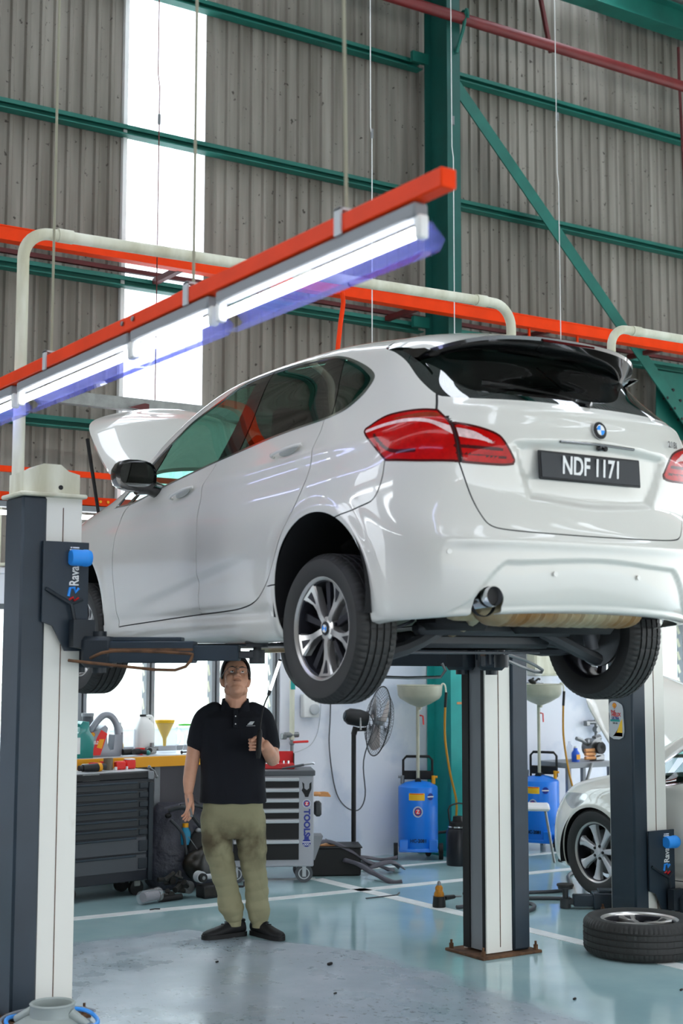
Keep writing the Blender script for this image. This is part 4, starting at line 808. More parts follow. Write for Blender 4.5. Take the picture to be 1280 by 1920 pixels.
def lift_post(loc,mir,label,zc,ztop=2.49,cap=True):
    # mir=+1: car stands on the +X side of the post
    r=empty('lift_post',loc,label,'lift post'); X=lambda x:x*mir
    s=M(); s.box((X(.22),.006,ztop/2+.01),(.19,.012,ztop-.02),.002); s.box((X(.16),.215,ztop/2+.01),(.30,.012,ztop-.02),.002); s.build('post_face','cream_rust',r)
    s=M(); s.box((X(.216),-.001,ztop/2),(.0035,.004,ztop-.1)); s.build('face_seam','rust',r,smooth=False)
    s=M(); s.box((X(.064),.10,ztop/2+.01),(.128,.235,ztop-.02),.012); s.build('side_cover','navy',r)
    for gy,gw in ((.19,.06),(.026,.028)): M().box((X(.307),gy,ztop/2),(.016,gw,ztop-.06)).build('guide_rail','black',r,smooth=False)
    s=M(); s.box((X(.298),.10,ztop/2),(.012,.12,ztop-.06)); s.build('channel_web','grey_mid',r,smooth=False)
    s=M(); s.box((X(.17),.12,.008),(.44,.36,.016),.003); s.build('base_plate','rust',r)
    for bx,by in ((-.025,-.03),(-.025,.27),(.365,-.03),(.365,.27)): M().cyl((X(bx),by,.016),(X(bx),by,.045),.014,n=6).cyl((X(bx),by,.016),(X(bx),by,.065),.007,n=8).build('anchor_bolt','rust',r)
    if cap:
        c=M(); c.box((X(.155),.10,ztop+.008),(.345,.28,.020),.006); c.prism([(0.01,0),(.30,0),(.30,.10),(.24,.115),(.20,.145),(.11,.145),(.06,.115),(.01,.10)],.20,o=(X(0),.20,ztop+.018) if mir>0 else (X(.31),.20,ztop+.018),u=(1,0,0),v=(0,0,1)); c.xf(lambda v:v)
        # the housing is drawn towards +Y
        c.build('top_cover','cream',r)
        M().cyl((X(.20),-.0005,ztop+.05),(X(.20),-.003,ztop+.05),.012,n=10).build('cover_hole','black',r)
    # carriage
    k=empty('carriage',(0,0,0)); k.parent=r
    p=M(); P=[(.10,zc+.43),(.335,zc+.43),(.335,zc-.10),(.22,zc-.10),(.155,zc+.02),(.10,zc+.04)]; P=[(X(a),b) for a,b in P]; P=P if mir>0 else P[::-1]
    p.prism(P,.012,o=(0,-.035,0),u=(1,0,0),v=(0,0,1)); p.box((X(.30),.02,zc+.16),(.06,.09,.52),.004); p.build('carriage_plate','navy',k,smooth=False)
    g=M(); g.tube([(X(.115),-.055,zc+.20),(X(.235),-.085,zc+.125),(X(.30),-.055,zc+.15)],.010,6); g.tube([(X(.235),-.085,zc+.125),(X(.262),-.075,zc+.02)],.010,6); g.build('gusset_rib','navy_dark',k)
    g=M(); g.prism([(X(.225),zc+.05),(X(.335),zc+.05),(X(.335),zc-.10),(X(.225),zc-.08)] if mir>0 else [(X(.225),zc-.08),(X(.335),zc-.10),(X(.335),zc+.05),(X(.225),zc+.05)],.055,o=(0,-.085,0),u=(1,0,0),v=(0,0,1)); g.build('pivot_housing','navy_dark',k,smooth=False)
    if mir>0:
        text('brand_text','Ravaglioli',.068,'white',k,(.262,-.0485,zc+.312),(0,0,1),(-1,0,0),.001,.0012,sx=.76)
        l=M(); l.tube([(.232,-.0490,zc+.165),(.240,-.049,zc+.205),(.262,-.049,zc+.208),(.268,-.049,zc+.185),(.285,-.049,zc+.205)],.0075,6); l.build('blue_emblem','blue_bright',k); l=M(); l.tube([(.235,-.0500,zc+.148),(.255,-.05,zc+.160),(.262,-.05,zc+.142),(.285,-.05,zc+.158)],.006,6); l.build('red_emblem','red',k)
        b=M(); b.lathe([(.0,0),(.036,0),(.040,.008),(.040,.065),(.042,.07),(.042,.09),(.036,.103),(0,.106)],o=(.228,-.075,zc+.352),ax=(1,0,0),n=24); b.build('rubber_buffer','blue_bright',k)
    return r,k
PL,kL=lift_post((2.42,6.58,0),1,'left post of the two-post lift, dark blue cover with blue rubber buffer',1.84)
arm(PL,(.36,-.14),(.975,-.60),1.735,1.79); arm(PL,(.36,.12),(.80,1.02),1.735,1.80,wire=False)
PR,kR=lift_post((5.58,6.58,0),-1,'free-standing lift post behind the raised car, rust around its base plate',1.80)
arm(PR,(-.36,-.12),(-.68,-.60),1.715,1.80,wire=False); arm(PR,(-.36,.16),(-.70,1.06),1.715,1.80,wire=False)
for P_ in ([(4.98,6.06,1.735),(5.13,6.06,1.70),(5.26,6.06,1.645),(5.24,6.10,1.635),(5.05,6.12,1.70),(4.98,6.08,1.735)],[(4.78,7.0,1.60),(5.05,6.72,1.60),(5.06,6.72,1.68)]):
    M().tube([(a_-5.58,b_-6.58,c_) for a_,b_,c_ in P_],.009,8,sub=2).build('foot_guard_rod','steel',PR)
cv=empty('conduit_arch',(2.465,6.76,0),'cream steel pipe arching from the left lift post over to the post behind the car','pipe')
c=M(); R=.14; P=[(0,0,2.515),(0,0,3.86-R)]+[(R-R*math.cos(a),0,3.86-R+R*math.sin(a)) for a in np.linspace(.2,PI/2,8)]+[(1.6,0,3.885),(3.0,0,3.91)]+[(3.04+R*math.sin(a),0,3.91-R+R*math.cos(a)) for a in np.linspace(.1,PI/2,8)]+[(3.18,0,3.6),(3.18,0,2.5)]
c.tube(P,.031,14); c.build('pipe','cream',cv)
for q in ((.22,0,3.863),(2.94,0,3.909)): M().cyl((q[0]-.04,0,q[2]),(q[0]+.04,0,q[2]+.001),.036,n=16).build('pipe_sleeve','cream',cv)
PN,kN=lift_post((6.84,7.0,0),1,'lift post of the next bay with an oil bottle shaped sign on its dark cover',.14)
arm(PN,(.36,-.14),(.95,-.5),.075,.15,wire=False)
arm(PN,(.30,.30),(-.09,.57),.060,.165,wire=False)
cv=empty('conduit_arch',(6.90,7.18,0),'cream pipe arch of the next lift rising behind the rear spoiler','pipe')
c=M(); P=[(0,0,2.50),(0,0,4.02-R)]+[(R-R*math.cos(a),0,4.02-R+R*math.sin(a)) for a in np.linspace(.2,PI/2,8)]+[(1.6,0,4.03),(3.2,0,4.04),(3.33,0,3.95),(3.35,0,3.8),(3.35,0,2.5)]; c.tube(P,.031,14); c.build('pipe','cream',cv)
M().cyl((.20,0,4.021),(.28,0,4.022),.036,n=16).build('pipe_sleeve','cream',cv)
PE,kE=lift_post((10.42,7.0,0),-1,'far lift post of the next bay beyond the second car',.14)
# bottle-shaped oil sign on the next post
sg=empty('oil_sign',(6.835,7.13,1.30),'small oil advertising plate shaped like a grey bottle on the dark lift post','sign')
O=[(-.062,-.115),(.062,-.115),(.066,.02),(.060,.085),(.035,.110),(-.02,.125),(-.060,.110),(-.070,.06),(-.060,.02)]
U=dict(u=(0,-1,0),v=(0,0,1)); sp_=smooth_poly([(a,b) for a,b in O],3)
def flat(name,pts,m,off,root=sg,th=.0008): q=M(); q.prism([tuple(p) for p in pts],th,o=(-off,0,0),u=(0,-1,0),v=(0,0,1)); return q.build(name,m,root,smooth=False)
q=M(); q.prism([tuple(p) for p in sp_],.006,o=(.004,0,0),u=(0,-1,0),v=(0,0,1)); q.build('sign_plate','grey_light',sg,smooth=False)
flat('orange_swirl',[(-.03,-.11),(.058,-.11),(.060,0.0),(.035,-.03),(.0,-.08)],'orange',.0012+.0,sg); flat('yellow_swirl',[(.005,-.085),(.058,-.085),(.060,.008),(.04,-.015)],'yellow',.0022)
flat('green_band',[(-.055,-.012),(.035,-.012),(.035,.002),(-.055,.002)],'teal_low',.0022)
X_,Y_=(0,-1,0),(0,0,1)
def pecten(root,c,r,X=(0,-1,0),Y=(0,0,1)):
    X,Y=Vector(X),Vector(Y); Z=X.cross(Y); c=Vector(c)
    for k,(s,m_,off) in enumerate(((1.0,'red',0),(.84,'yellow',.0008))):
        P=[]; 
        for i in range(9):
            a=PI*(-.05+1.10*i/8); P.append((math.cos(a)*r*s*(1.0),math.sin(a)*r*s*.95)); 
            if i<8: a2=PI*(-.05+1.10*(i+.5)/8); P.append((math.cos(a2)*r*s*.93,math.sin(a2)*r*s*.88))
        P+=[(-r*s*.35,-r*s*.75),(-r*s*.3,-r*s*.95),(r*s*.3,-r*s*.95),(r*s*.35,-r*s*.75)]
        q=M(); q.prism(P,.0008,o=c+Z*off,u=X,v=Y); q.build('shell_emblem',m_,root,smooth=False)
    q=M()
    for i in range(5):
        a=PI*(.22+.14*i); d=Vector((math.cos(a),math.sin(a))); n_=Vector((-d.y,d.x)); A=Vector((0,-r*.7)); B=d*r*.75
        q.prism([tuple(A-n_*r*.02),tuple(B-n_*r*.035),tuple(B+n_*r*.035),tuple(A+n_*r*.02)],.0006,o=c+Z*.0016,u=X,v=Y)
    q.build('shell_rays','red',root,smooth=False)
pecten(sg,(-.004,.012,.095),.020)
text('sign_text','Shell',.024,'red',sg,(-.0035,.028,.056),X_,Y_,.0005,.0004,sx=.9); text('sign_text','HELIX',.034,'red',sg,(-.0035,-.002,.034),X_,Y_,.0005,.0012,sx=.95); text('sign_text','ULTRA',.024,'blue_dark',sg,(-.0035,.006,.010),X_,Y_,.0005,.0008,sx=.95); text('sign_text','5W-40',.016,'grey_dark',sg,(-.0035,.008,-.0235),X_,Y_,.0005,.0003)
# ---------------- the mechanic ----------------
def remeshed(name,m,mt,parent,vox,smooth_it=6,disp=None):
    me=m.mesh('tmp',mt,smooth=False); o=bpy.data.objects.new('tmp',me); COL.objects.link(o)
    r=o.modifiers.new('r','REMESH'); r.mode='VOXEL'; r.voxel_size=vox; s=o.modifiers.new('s','SMOOTH'); s.factor=.5; s.iterations=smooth_it
    dg=bpy.context.evaluated_depsgraph_get(); n=bpy.data.meshes.new_from_object(o.evaluated_get(dg)); n.name=name; bpy.data.objects.remove(o); bpy.data.meshes.remove(me)
    n.materials.clear(); n.materials.append(MATS[mt])
    if disp:
        c=np.empty(len(n.vertices)*3); n.vertices.foreach_get('co',c); c=c.reshape(-1,3); nn=np.empty(len(n.vertices)*3); n.vertex_normals.foreach_get('vector',nn); nn=nn.reshape(-1,3)
        c=c+nn*disp(c)[:,None]; n.vertices.foreach_set('co',c.ravel())
    n.shade_smooth(); n.update(); return link(name,n,parent)
def ering(c,rx,ry,n=24,rot=None,sq=1.0):
    R=Euler(rot).to_matrix() if rot else Matrix.Identity(3); o=[]
    for k in range(n):
        a=2*PI*k/n; x=math.copysign(abs(math.cos(a))**sq,math.cos(a))*rx; y=math.copysign(abs(math.sin(a))**sq,math.sin(a))*ry; o.append(Vector(c)+R@Vector((x,y,0)))
    return o
def limb(m,pts,rs,n=16,flat=1.0):
    # smooth tapered limb with round ends
    P=[Vector(p) for p in pts]; Q=[];R=[]
    for i in range(len(P)-1):
        for k in range(6):
            t=k/6; p0=P[max(i-1,0)]; a=P[i]; b=P[i+1]; p3=P[min(i+2,len(P)-1)]
            Q.append(.5*((2*a)+(b-p0)*t+(2*p0-5*a+4*b-p3)*t*t+(3*a-p0-3*b+p3)*t**3)); s=t*t*(3-2*t); R.append(rs[i]*(1-s)+rs[i+1]*s)
    Q.append(P[-1]); R.append(rs[-1]); m.tube(Q,R,n); m.ball(Q[0],R[0]*.999,14,10); m.ball(Q[-1],R[-1]*.999,14,10); return m
man=empty('person',(4.328,7.918,0),'person in navy polo shirt and stained khaki trousers looking up under the car','person',rz=math.radians(-28.8))
HT=Matrix.Translation((.012,-.03,1.578))@Euler((math.radians(-24),math.radians(2),math.radians(6))).to_matrix().to_4x4()@Matrix.Diagonal((1.04,1.08,1.13,1))
def H(p): return HT@Vector(p)
b=M()
# head (built in its own frame, chin down, face to -Y, then tipped back)
hd=M(); hd.ball((0,.018,.030),(.078,.098,.098),28,20); hd.ball((0,-.010,-.030),(.068,.080,.085),24,16); hd.ball((0,-.040,-.078),(.046,.046,.036),20,12); hd.ball((0,-.062,-.092),(.026,.022,.020),16,10)
for s in (-1,1):
    hd.ball((s*.040,-.052,-.022),(.030,.030,.030),14,10); hd.ball((s*.030,-.066,.034),(.030,.018,.012),14,8); hd.ball((s*.082,.012,-.012),(.010,.020,.032),12,10,rot=(0,s*.25,s*-.35)); hd.ball((s*.046,-.014,-.070),(.026,.04,.028),12,8)
hd.ball((0,-.080,.026),(.014,.018,.020),12,8); hd.ball((0,-.092,.004),(.012,.018,.022),12,8); hd.ball((0,-.102,-.014),(.013,.014,.011),12,8)
for s in (-1,1): hd.ball((s*.014,-.092,-.017),(.009,.011,.008),10,8)
hd.ball((0,-.086,-.045),(.026,.012,.0065),14,8); hd.ball((0,-.084,-.056),(.021,.012,.0075),14,8); hd.ball((0,-.076,-.034),(.022,.014,.016),12,8)
hd.xf(H); b.add(hd.v,hd.f)
limb(b,[(.012,.012,1.36),(.014,.008,1.44),(.018,.006,1.52)],[.074,.069,.068])
b.loft([ering((0,.01,1.12),.14,.09),ering((0,.01,1.25),.15,.095),ering((0,.015,1.36),.14,.075),ering((.01,.015,1.42),.07,.06)])
# arms
AL=[(-.175,.02,1.365),(-.222,.015,1.24),(-.250,.0,1.085),(-.268,-.03,.97),(-.272,-.045,.890)]
limb(b,AL,[.040,.050,.044,.040,.030])
AR=[(.180,.02,1.365),(.222,.02,1.22),(.246,-.02,1.085)]; limb(b,AR,[.040,.050,.046])
AF=[(.246,-.02,1.085),(.222,-.14,1.13),(.195,-.245,1.185)]; limb(b,AF,[.046,.043,.030])
# hands: palm and five fingers each
def hand(m,T,curl,side,thumb):
    pm=M(); pm.box((0,0,-.045),(.078,.026,.085),.012); pm.ball((0,0,-.01),(.030,.018,.022),12,8)
    L=[.070,.078,.073,.060]; 
    for i in range(4):
        x=(-.030+.020*i)*side; p=Vector((x,0,-.085)); a=curl[i] if isinstance(curl,(list,tuple)) else curl; pts=[p+Vector((0,0,.02)),p]; d=0; seg=[.42,.33,.25]; r=[.0098,.0092,.0086,.0075,.0065]
        for j in range(3):
            d+=a[j] if isinstance(a,(list,tuple)) else a; p=p+Vector((0,-math.sin(d),-math.cos(d)))*L[i]*seg[j]; pts.append(p)
        pm.tube(pts,r,10); 
        for q,rr in zip(pts,r): pm.ball(q,rr*1.02,10,6)
    pts=[Vector((-.028*side,-.004,-.020)),Vector((-.050*side,-.018,-.045)),Vector((-.052*side+thumb[0]*side,-.030+thumb[1],-.075)),Vector((-.048*side+thumb[2]*side,-.038+thumb[3],-.098))]
    r=[.014,.012,.010,.008]; pm.tube(pts,r,10)
    for q,rr in zip(pts,r): pm.ball(q,rr*1.02,10,6)
    pm.xf(lambda v:T@v); m.add(pm.v,pm.f)
TLh=Matrix.Translation((-.272,-.048,.885))@Euler((math.radians(8),0,math.radians(-60))).to_matrix().to_4x4()@Matrix.Scale(1.15,4)
hand(b,TLh,[.30,.34,.38,.42],-1,(.004,-.006,.008,-.012))
TRh=Matrix.Translation((.195,-.250,1.187))@Euler((0,0,math.radians(12))).to_matrix().to_4x4()@Matrix(((0,0,1,0),(0,1,0,0),(-1,0,0,0),(0,0,0,1)))
# right hand: forearm arrives from the right, fingers wrap the lamp handle
hand(b,TRh,[[.9,1.1,.7],[.95,1.1,.7],[1.0,1.1,.7],[1.0,1.1,.7]],1,(.01,-.01,.02,-.012))
remeshed('body',b,'skin',man,.0034,4)
# face details
eb=M()
for s in (-1,1): eb.ball(H((s*.031,-.0765,.012)),(.0125,.006,.0055),12,8)
eb.build('eyes','white',man); 
for s in (-1,1): M().ball(H((s*.031+.002,-.0815,.0135)),(.0048,.003,.0045),10,6).build('iris','hair',man)
for s in (-1,1): M().tube([H((s*.012,-.0865,.033)),H((s*.032,-.087,.040)),H((s*.052,-.074,.035))],[.0022,.0034,.0016],8,sub=3).build('eyebrow','hair',man)
M().tube([H((-.022,-.0955,-.0495)),H((0,-.0985,-.0505)),H((.022,-.0955,-.0495))],.0014,6,sub=3).build('mouth_line','maroon',man)
hr=M(); V_=[];F=[]; n1,n2=40,16
for j in range(n2+1):
    for i in range(n1):
        a=2*PI*i/n1; front=(1-math.sin(a))/2 if True else 0      # a=-pi/2 is the face side
        low=.02+1.02*math.sin(-a)*.0; lim=(.50 if math.sin(a)<-.55 else (.50-1.0*smoothstep(-.55,-.15,math.sin(a)))); e=PI/2-(PI/2-lim)*j/n2
        r=1.0; wob=.0025*math.sin(a*17)+.002*math.sin(a*9+j)
        V_.append(H((.084*math.cos(e)*math.cos(a)*r+0,.016+.106*math.cos(e)*math.sin(a)*r,.034+(.104)*math.sin(e)+wob)))
for j in range(n2):
    for i in range(n1): F.append((j*n1+i,j*n1+(i+1)%n1,(j+1)*n1+(i+1)%n1,(j+1)*n1+i))
hr.add(V_,F); me=hr.mesh('hair','hair'); ho=link('hair',me,man); so=ho.modifiers.new('t','SOLIDIFY'); so.thickness=.010; so.offset=1
sp=empty('spectacles',(0,0,0)); sp.parent=man
for s in (-1,1):
    c=Vector((s*.033,-.104,.010)); M().tube([H(c+Vector((.026*math.copysign(abs(math.cos(a))**.6,math.cos(a)),0,.019*math.copysign(abs(math.sin(a))**.6,math.sin(a))))) for a in np.linspace(0,2*PI,20,endpoint=False)],.0013,6,closed=True).build('lens_rim','steel',sp)
    M().tube([H((s*.060,-.103,.018)),H((s*.080,-.05,.012)),H((s*.086,.01,.004))],.0016,6).build('temple','steel',sp)
M().tube([H((-.008,-.105,.014)),H((0,-.108,.017)),H((.008,-.105,.014))],.0015,6,sub=2).build('bridge','steel',sp)
# polo shirt
def fold(seed,amp,zs=1.0):
    rs=np.random.RandomState(seed); K=rs.randn(5,3)*np.array([26,22,34*zs]); ph=rs.rand(5)*6.28; w=rs.rand(5)+.4
    return lambda c: amp*sum(np.abs(np.sin((c@K[i])*.5+ph[i]))*w[i] for i in range(5))/5-amp*.6
sh=M(); sh.loft([ering((.005,.01,.815),.212,.140,32,sq=.85),ering((.003,.01,.90),.205,.140,32,sq=.85),ering((0,.01,1.02),.203,.138,32,sq=.85),ering((0,.01,1.15),.205,.138,32,sq=.85),ering((0,.01,1.27),.212,.130,32,sq=.85),ering((0,.012,1.34),.200,.112,32,sq=.85),ering((.003,.015,1.375),.155,.092,32),ering((.008,.020,1.400),.105,.080,32),ering((.012,.022,1.415),.080,.070,32)])
limb(sh,[(-.120,.015,1.375),(-.185,.018,1.320),(-.226,.012,1.185)],[.062,.070,.066],20); limb(sh,[(.120,.015,1.375),(.188,.018,1.320),(.232,.012,1.165)],[.062,.070,.064],20)
f1=fold(3,.014,1.3)
shirt=remeshed('polo_shirt',sh,'cloth_navy',man,.0065,6,lambda c:f1(c)*np.clip((1.42-c[:,2])*6,0,1))
# collar and placket
cl=M()
for s in (-1,1):
    cl.add([Vector(p) for p in ((s*.012+.014,-.082,1.400),(s*.085+.012,-.030,1.462),(s*.080+.012,-.000,1.486),(s*.052+.014,-.060,1.462),(s*.022+.014,-.089,1.372),(s*.088+.012,-.055,1.415))],[(0,1,2,3) if s>0 else (3,2,1,0),(4,5,1,0) if s>0 else (0,1,5,4)])
    cl.add([Vector(p) for p in ((s*.080+.012,0,1.486),(s*.055+.012,.070,1.490),(.012,.085,1.490),(.012,.095,1.445),(s*.06+.012,.085,1.445),(s*.088+.012,.0,1.44))],[(0,1,4,5) if s>0 else (5,4,1,0),(1,2,3,4) if s>0 else (4,3,2,1)])
cl.v=[(x,y+.004,z-.030) for x,y,z in cl.v]; co_=cl.build('collar','cloth_navy',shirt,fix=False); so=co_.modifiers.new('t','SOLIDIFY'); so.thickness=.006; so.offset=0
M().box((.014,-.124,1.335),(.030,.006,.115),.002,rot=(math.radians(-14),0,0)).build('placket','cloth_navy',shirt)
for z,y in ((1.352,-.128),(1.305,-.137)): M().cyl((.014,y+.004,z),(.014,y-.003,z),.0045,n=10).build('button','white',shirt)
q=M(); q.prism([(.0,0),(.032,0),(.046,.020),(.020,.020)],.0015,o=(.085,-.145,1.300),u=(1,.25,0),v=(0,0,1)); q.prism([(-.004,-.008),(.050,-.008),(.050,-.005),(-.004,-.005)],.0015,o=(.085,-.145,1.300),u=(1,.25,0),v=(0,0,1)); q.build('chest_print','grey_light',shirt,smooth=False)
# trousers with oil stains, elasticated ankles
def trouser_material():
    m=mat('khaki','#7d7a5c',.9,bump=(240,.12,.001)); nt=m.node_tree; N=nt.nodes; L=nt.links; b=N['Principled BSDF']; tc=N.new('ShaderNodeTexCoord')
    n=N.new('ShaderNodeTexNoise'); n.inputs['Scale'].default_value=5.5; n.inputs['Detail'].default_value=6; L.new(tc.outputs['Object'],n.inputs['Vector']); sep=N.new('ShaderNodeSeparateXYZ'); L.new(tc.outputs['Object'],sep.inputs[0])
    g=N.new('ShaderNodeValToRGB'); e=g.color_ramp.elements; e[0].position=.38; e[0].color=(0,0,0,1); e[1].position=.80; e[1].color=(0,0,0,1); q=e.new(.58); q.color=(1,1,1,1); L.new(sep.outputs[2],g.inputs[0])
    mm=N.new('ShaderNodeMath'); mm.operation='MULTIPLY'; r=N.new('ShaderNodeValToRGB'); r.color_ramp.elements[0].position=.40; r.color_ramp.elements[1].position=.58; L.new(n.outputs[0],r.inputs[0]); L.new(r.outputs[0],mm.inputs[0]); L.new(g.outputs[0],mm.inputs[1])
    mx=N.new('ShaderNodeMix'); mx.data_type='RGBA'; L.new(mm.outputs[0],mx.inputs[0]); mx.inputs[6].default_value=(*lin('#938f70'),1); mx.inputs[7].default_value=(*lin('#4f4531'),1); L.new(mx.outputs[2],b.inputs['Base Color'])
trouser_material()
tr_=M(); tr_.loft([ering((.005,.012,.60),.150,.105,28),ering((.005,.012,.68),.185,.125,28,sq=.9),ering((.003,.012,.80),.188,.125,28,sq=.9),ering((.003,.012,.90),.17,.115,28)])
limb(tr_,[(-.098,.012,.72),(-.090,.0,.56),(-.058,-.01,.42),(-.025,.0,.27),(.012,.0,.135)],[.102,.096,.078,.070,.062],24)
limb(tr_,[(.105,.012,.72),(.120,.0,.56),(.135,-.01,.42),(.155,.0,.27),(.168,.0,.125)],[.102,.094,.078,.070,.062],24)
f2=fold(11,.020,2.2); trs=remeshed('trousers',tr_,'khaki',man,.006,6,lambda c:f2(c)*np.clip((.75-c[:,2])*4,.15,1)+.012*np.exp(-((c[:,2]-.17)/.035)**2))
for x,z in ((.018,.095),(.170,.085)): M().loft([ering((x,0,z-.03),.042,.045),ering((x,0,z+.045),.047,.050)]).build('trouser_cuff','khaki',trs)
# shoes
for x,rz_ in ((.018,-62),(.178,38)):
    s_=empty('shoe',(x,.01,0),rz=math.radians(rz_)); s_.parent=man
    rings=[]
    for (y,w,h,zc) in ((.075,.020,.020,.045),(.065,.034,.036,.055),(.03,.038,.048,.062),(-.02,.037,.046,.058),(-.07,.040,.036,.046),(-.13,.047,.028,.036),(-.18,.044,.022,.031),(-.205,.030,.016,.028),(-.213,.012,.009,.026)):
        rings.append([Vector((w*math.cos(a),y,zc+h*math.sin(a))) for a in np.linspace(0,2*PI,18,endpoint=False)])
    u_=M().loft(rings); u_.tube([(.03*math.cos(a),.03+.034*math.sin(a),.100-.006*math.sin(a)) for a in np.linspace(0,2*PI,16,endpoint=False)],.010,8,closed=True); u_.build('upper','shoe',s_)
    so_=M(); O=smooth_poly([(.0,.085),(.034,.065),(.036,0),(.044,-.10),(.046,-.165),(.022,-.215),(-.020,-.217),(-.044,-.17),(-.044,-.10),(-.036,0),(-.034,.065)],3); so_.prism([tuple(p) for p in O],.026,o=(0,0,.001)); so_.build('sole','black',s_)
    l_=M()
    for k in range(4): l_.tube([(-.022,-.035-.022*k,.099-.011*k),(0,-.033-.022*k,.104-.011*k),(.022,-.035-.022*k,.099-.011*k)],.0028,6)
    l_.tube([(.0,-.028,.108),(.022,-.02,.118),(.012,-.035,.112),(-.02,-.018,.116)],.0025,6,sub=2); l_.build('laces','black',s_)
# held things
rzm=math.radians(-28.8); Mm=Matrix.Translation((4.328,7.918,0))@Matrix.Rotation(rzm,4,'Z')
lp=empty('inspection_lamp',(0,0,0),'slim lit inspection lamp on a flexible neck held up in his hand','lamp'); lp.matrix_world=Mm@Matrix.Translation((.152,-.30,1.19))
M().tube([(0,.0,-.085),(.002,0,-.06),(.004,0,.0),(.008,0,.065),(.010,0,.09)],[.012,.017,.016,.017,.010],12).build('handle','black',lp)
M().tube([(.010,0,.085),(.018,.0,.16),(.036,.0,.24),(.062,0,.30)],.0045,8,sub=3).build('flexible_neck','black',lp)
M().cyl((.060,0,.295),(.070,0,.325),.010,n=10).build('lamp_socket','plastic_grey',lp); M().cyl((.070,0,.325),(.128,.01,.500),.0085,n=10).build('light_bar','tube_light',lp); M().cyl((.128,.01,.500),(.131,.01,.512),.010,n=10).build('lamp_tip','plastic_grey',lp)
tl=empty('hand_tool',(0,0,0),'small steel tool held in his lowered hand','tool'); tl.matrix_world=Mm@Matrix.Translation((-.262,-.085,.80))
M().tube([(-.01,0,.05),(0,0,0),(.012,-.01,-.05)],[.006,.0065,.008],8).ball((.012,-.01,-.055),.010).build('shaft','steel',tl)
# ---------------- workbench under the windows ----------------
wb=empty('workbench',(0,0,0),'long workbench under the louvre windows with a yellow front edge','workbench')
M().box((4.20,10.185,.962),(3.1,.47,.024),.003).build('bench_top','grey_light',wb); M().box((4.20,9.945,.928),(3.1,.018,.078),.003).build('front_edge','orange_yel',wb); M().box((4.20,10.36,.44),(3.1,.03,.88)).build('shade_panel','grey_panel',wb,smooth=False)  # shade on the wall under the bench, put into a grey panel
for x in (2.75,4.80,5.68):
    for y in (10.0,10.32): M().box((x,y,.45),(.05,.05,.90),.004).build('leg','grey_mid',wb)
BZ=.975
def jug(name,loc,s,m,label,cat='bottle',rz=0,handle=True,capm='black'):
    r=empty(name,loc,label,cat,rz=rz); w,d,h=s
    b=M(); rings=[]
    for z,k in ((0,.94),(.01,1),(.60*h,1),(.74*h,.92),(.86*h,.62),(.93*h,.30),(.95*h,.28)): rings.append(ering((0 if k>.7 else -w*.12*(1-k),0,z),w/2*k,d/2*min(k*1.05,1),24,sq=.6))
    b.loft(rings); b.build('body',m,r)
    if handle: M().tube([(w*.10,0,.92*h),(w*.36,0,.94*h),(w*.47,0,.80*h),(w*.46,0,.50*h),(w*.40,0,.42*h)],d*.11,10,sub=3).build('handle',m,r)
    M().lathe([(.0,.945*h),(w*.17,.945*h),(w*.17,1.0*h),(0,1.0*h)],o=(-w*.09,0,0),n=18).build('cap',capm,r); return r
mat('teal_bottle','#12807a',.35,coat=.3); mat('grey_bottle','#8d9097',.32,metal=.25); mat('jug_white','#e9e9e6',.5)
# teal can
t=empty('oil_can',(4.185,10.00,BZ),'teal plastic oil can beside the grey oil bottle','bottle'); 
q=M(); q.prism([(-.13,0),(.075,0),(.08,.15),(.045,.195),(.04,.265),(-.01,.268),(-.03,.24),(-.035,.19),(-.075,.16),(-.10,.20),(-.13,.19)],.11,o=(0,.055,0),u=(1,0,0),v=(0,0,1),bev=.08); q.build('body','teal_bottle',t); M().tube([(-.03,0,.24),(-.08,0,.252),(-.115,0,.215),(-.12,0,.17)],.014,8,sub=3).build('handle','teal_bottle',t); M().box((-.06,-.058,.09),(.06,.004,.12),.001).build('label','white',t); M().cyl((-.10,0,.245),(-.10,0,.275),.02,n=14).build('cap','red',t)
# grey bottle with loop handle and red label
t=empty('oil_bottle',(4.40,10.06,BZ),'grey loop-handled engine oil bottle with red flame label on the bench','bottle')
q=M(); 
q.prism([(-.16,.0),(.10,0),(.115,.01),(.12,.16),(.06,.16),(.05,.05),(.02,.04),(.0,.08),(-.01,.17),(.0,.215),(-.02,.235),(-.08,.20),(-.16,.165)],.115,o=(0,.057,0),u=(1,0,0),v=(0,0,1),bev=.05); q.build('body','grey_bottle',t)
M().tube([(-.12,0,.185),(-.07,0,.255),(-.01,0,.305),(.05,0,.295),(.095,0,.23),(.108,0,.14)],[.026,.024,.020,.020,.022,.026],12,sub=4).build('loop_handle','grey_bottle',t)
M().cyl((-.125,0,.16),(-.155,0,.235),.024,n=16).build('cap','grey_dark',t)
q=M(); q.prism([(-.13,.012),(-.06,.012),(-.005,.17),(-.055,.20),(-.09,.14)],.002,o=(0,-.0585,0),u=(1,0,0),v=(0,0,1)); q.build('red_label','redbright',t,smooth=False); q=M(); q.prism([(-.09,.07),(-.05,.06),(-.03,.13),(-.07,.13)],.002,o=(0,-.0600,0),u=(1,0,0),v=(0,0,1)); q.build('flame_print','orange_yel',t,smooth=False)
pecten(t,(-.125,-.0600,.165),.022,(1,0,0),(0,0,1)); text('label_text','HELIX',.032,'white',t,(-.098,-.0605,.105),(1,.0,0),(0,0,1),.0005,.001,sx=.7)
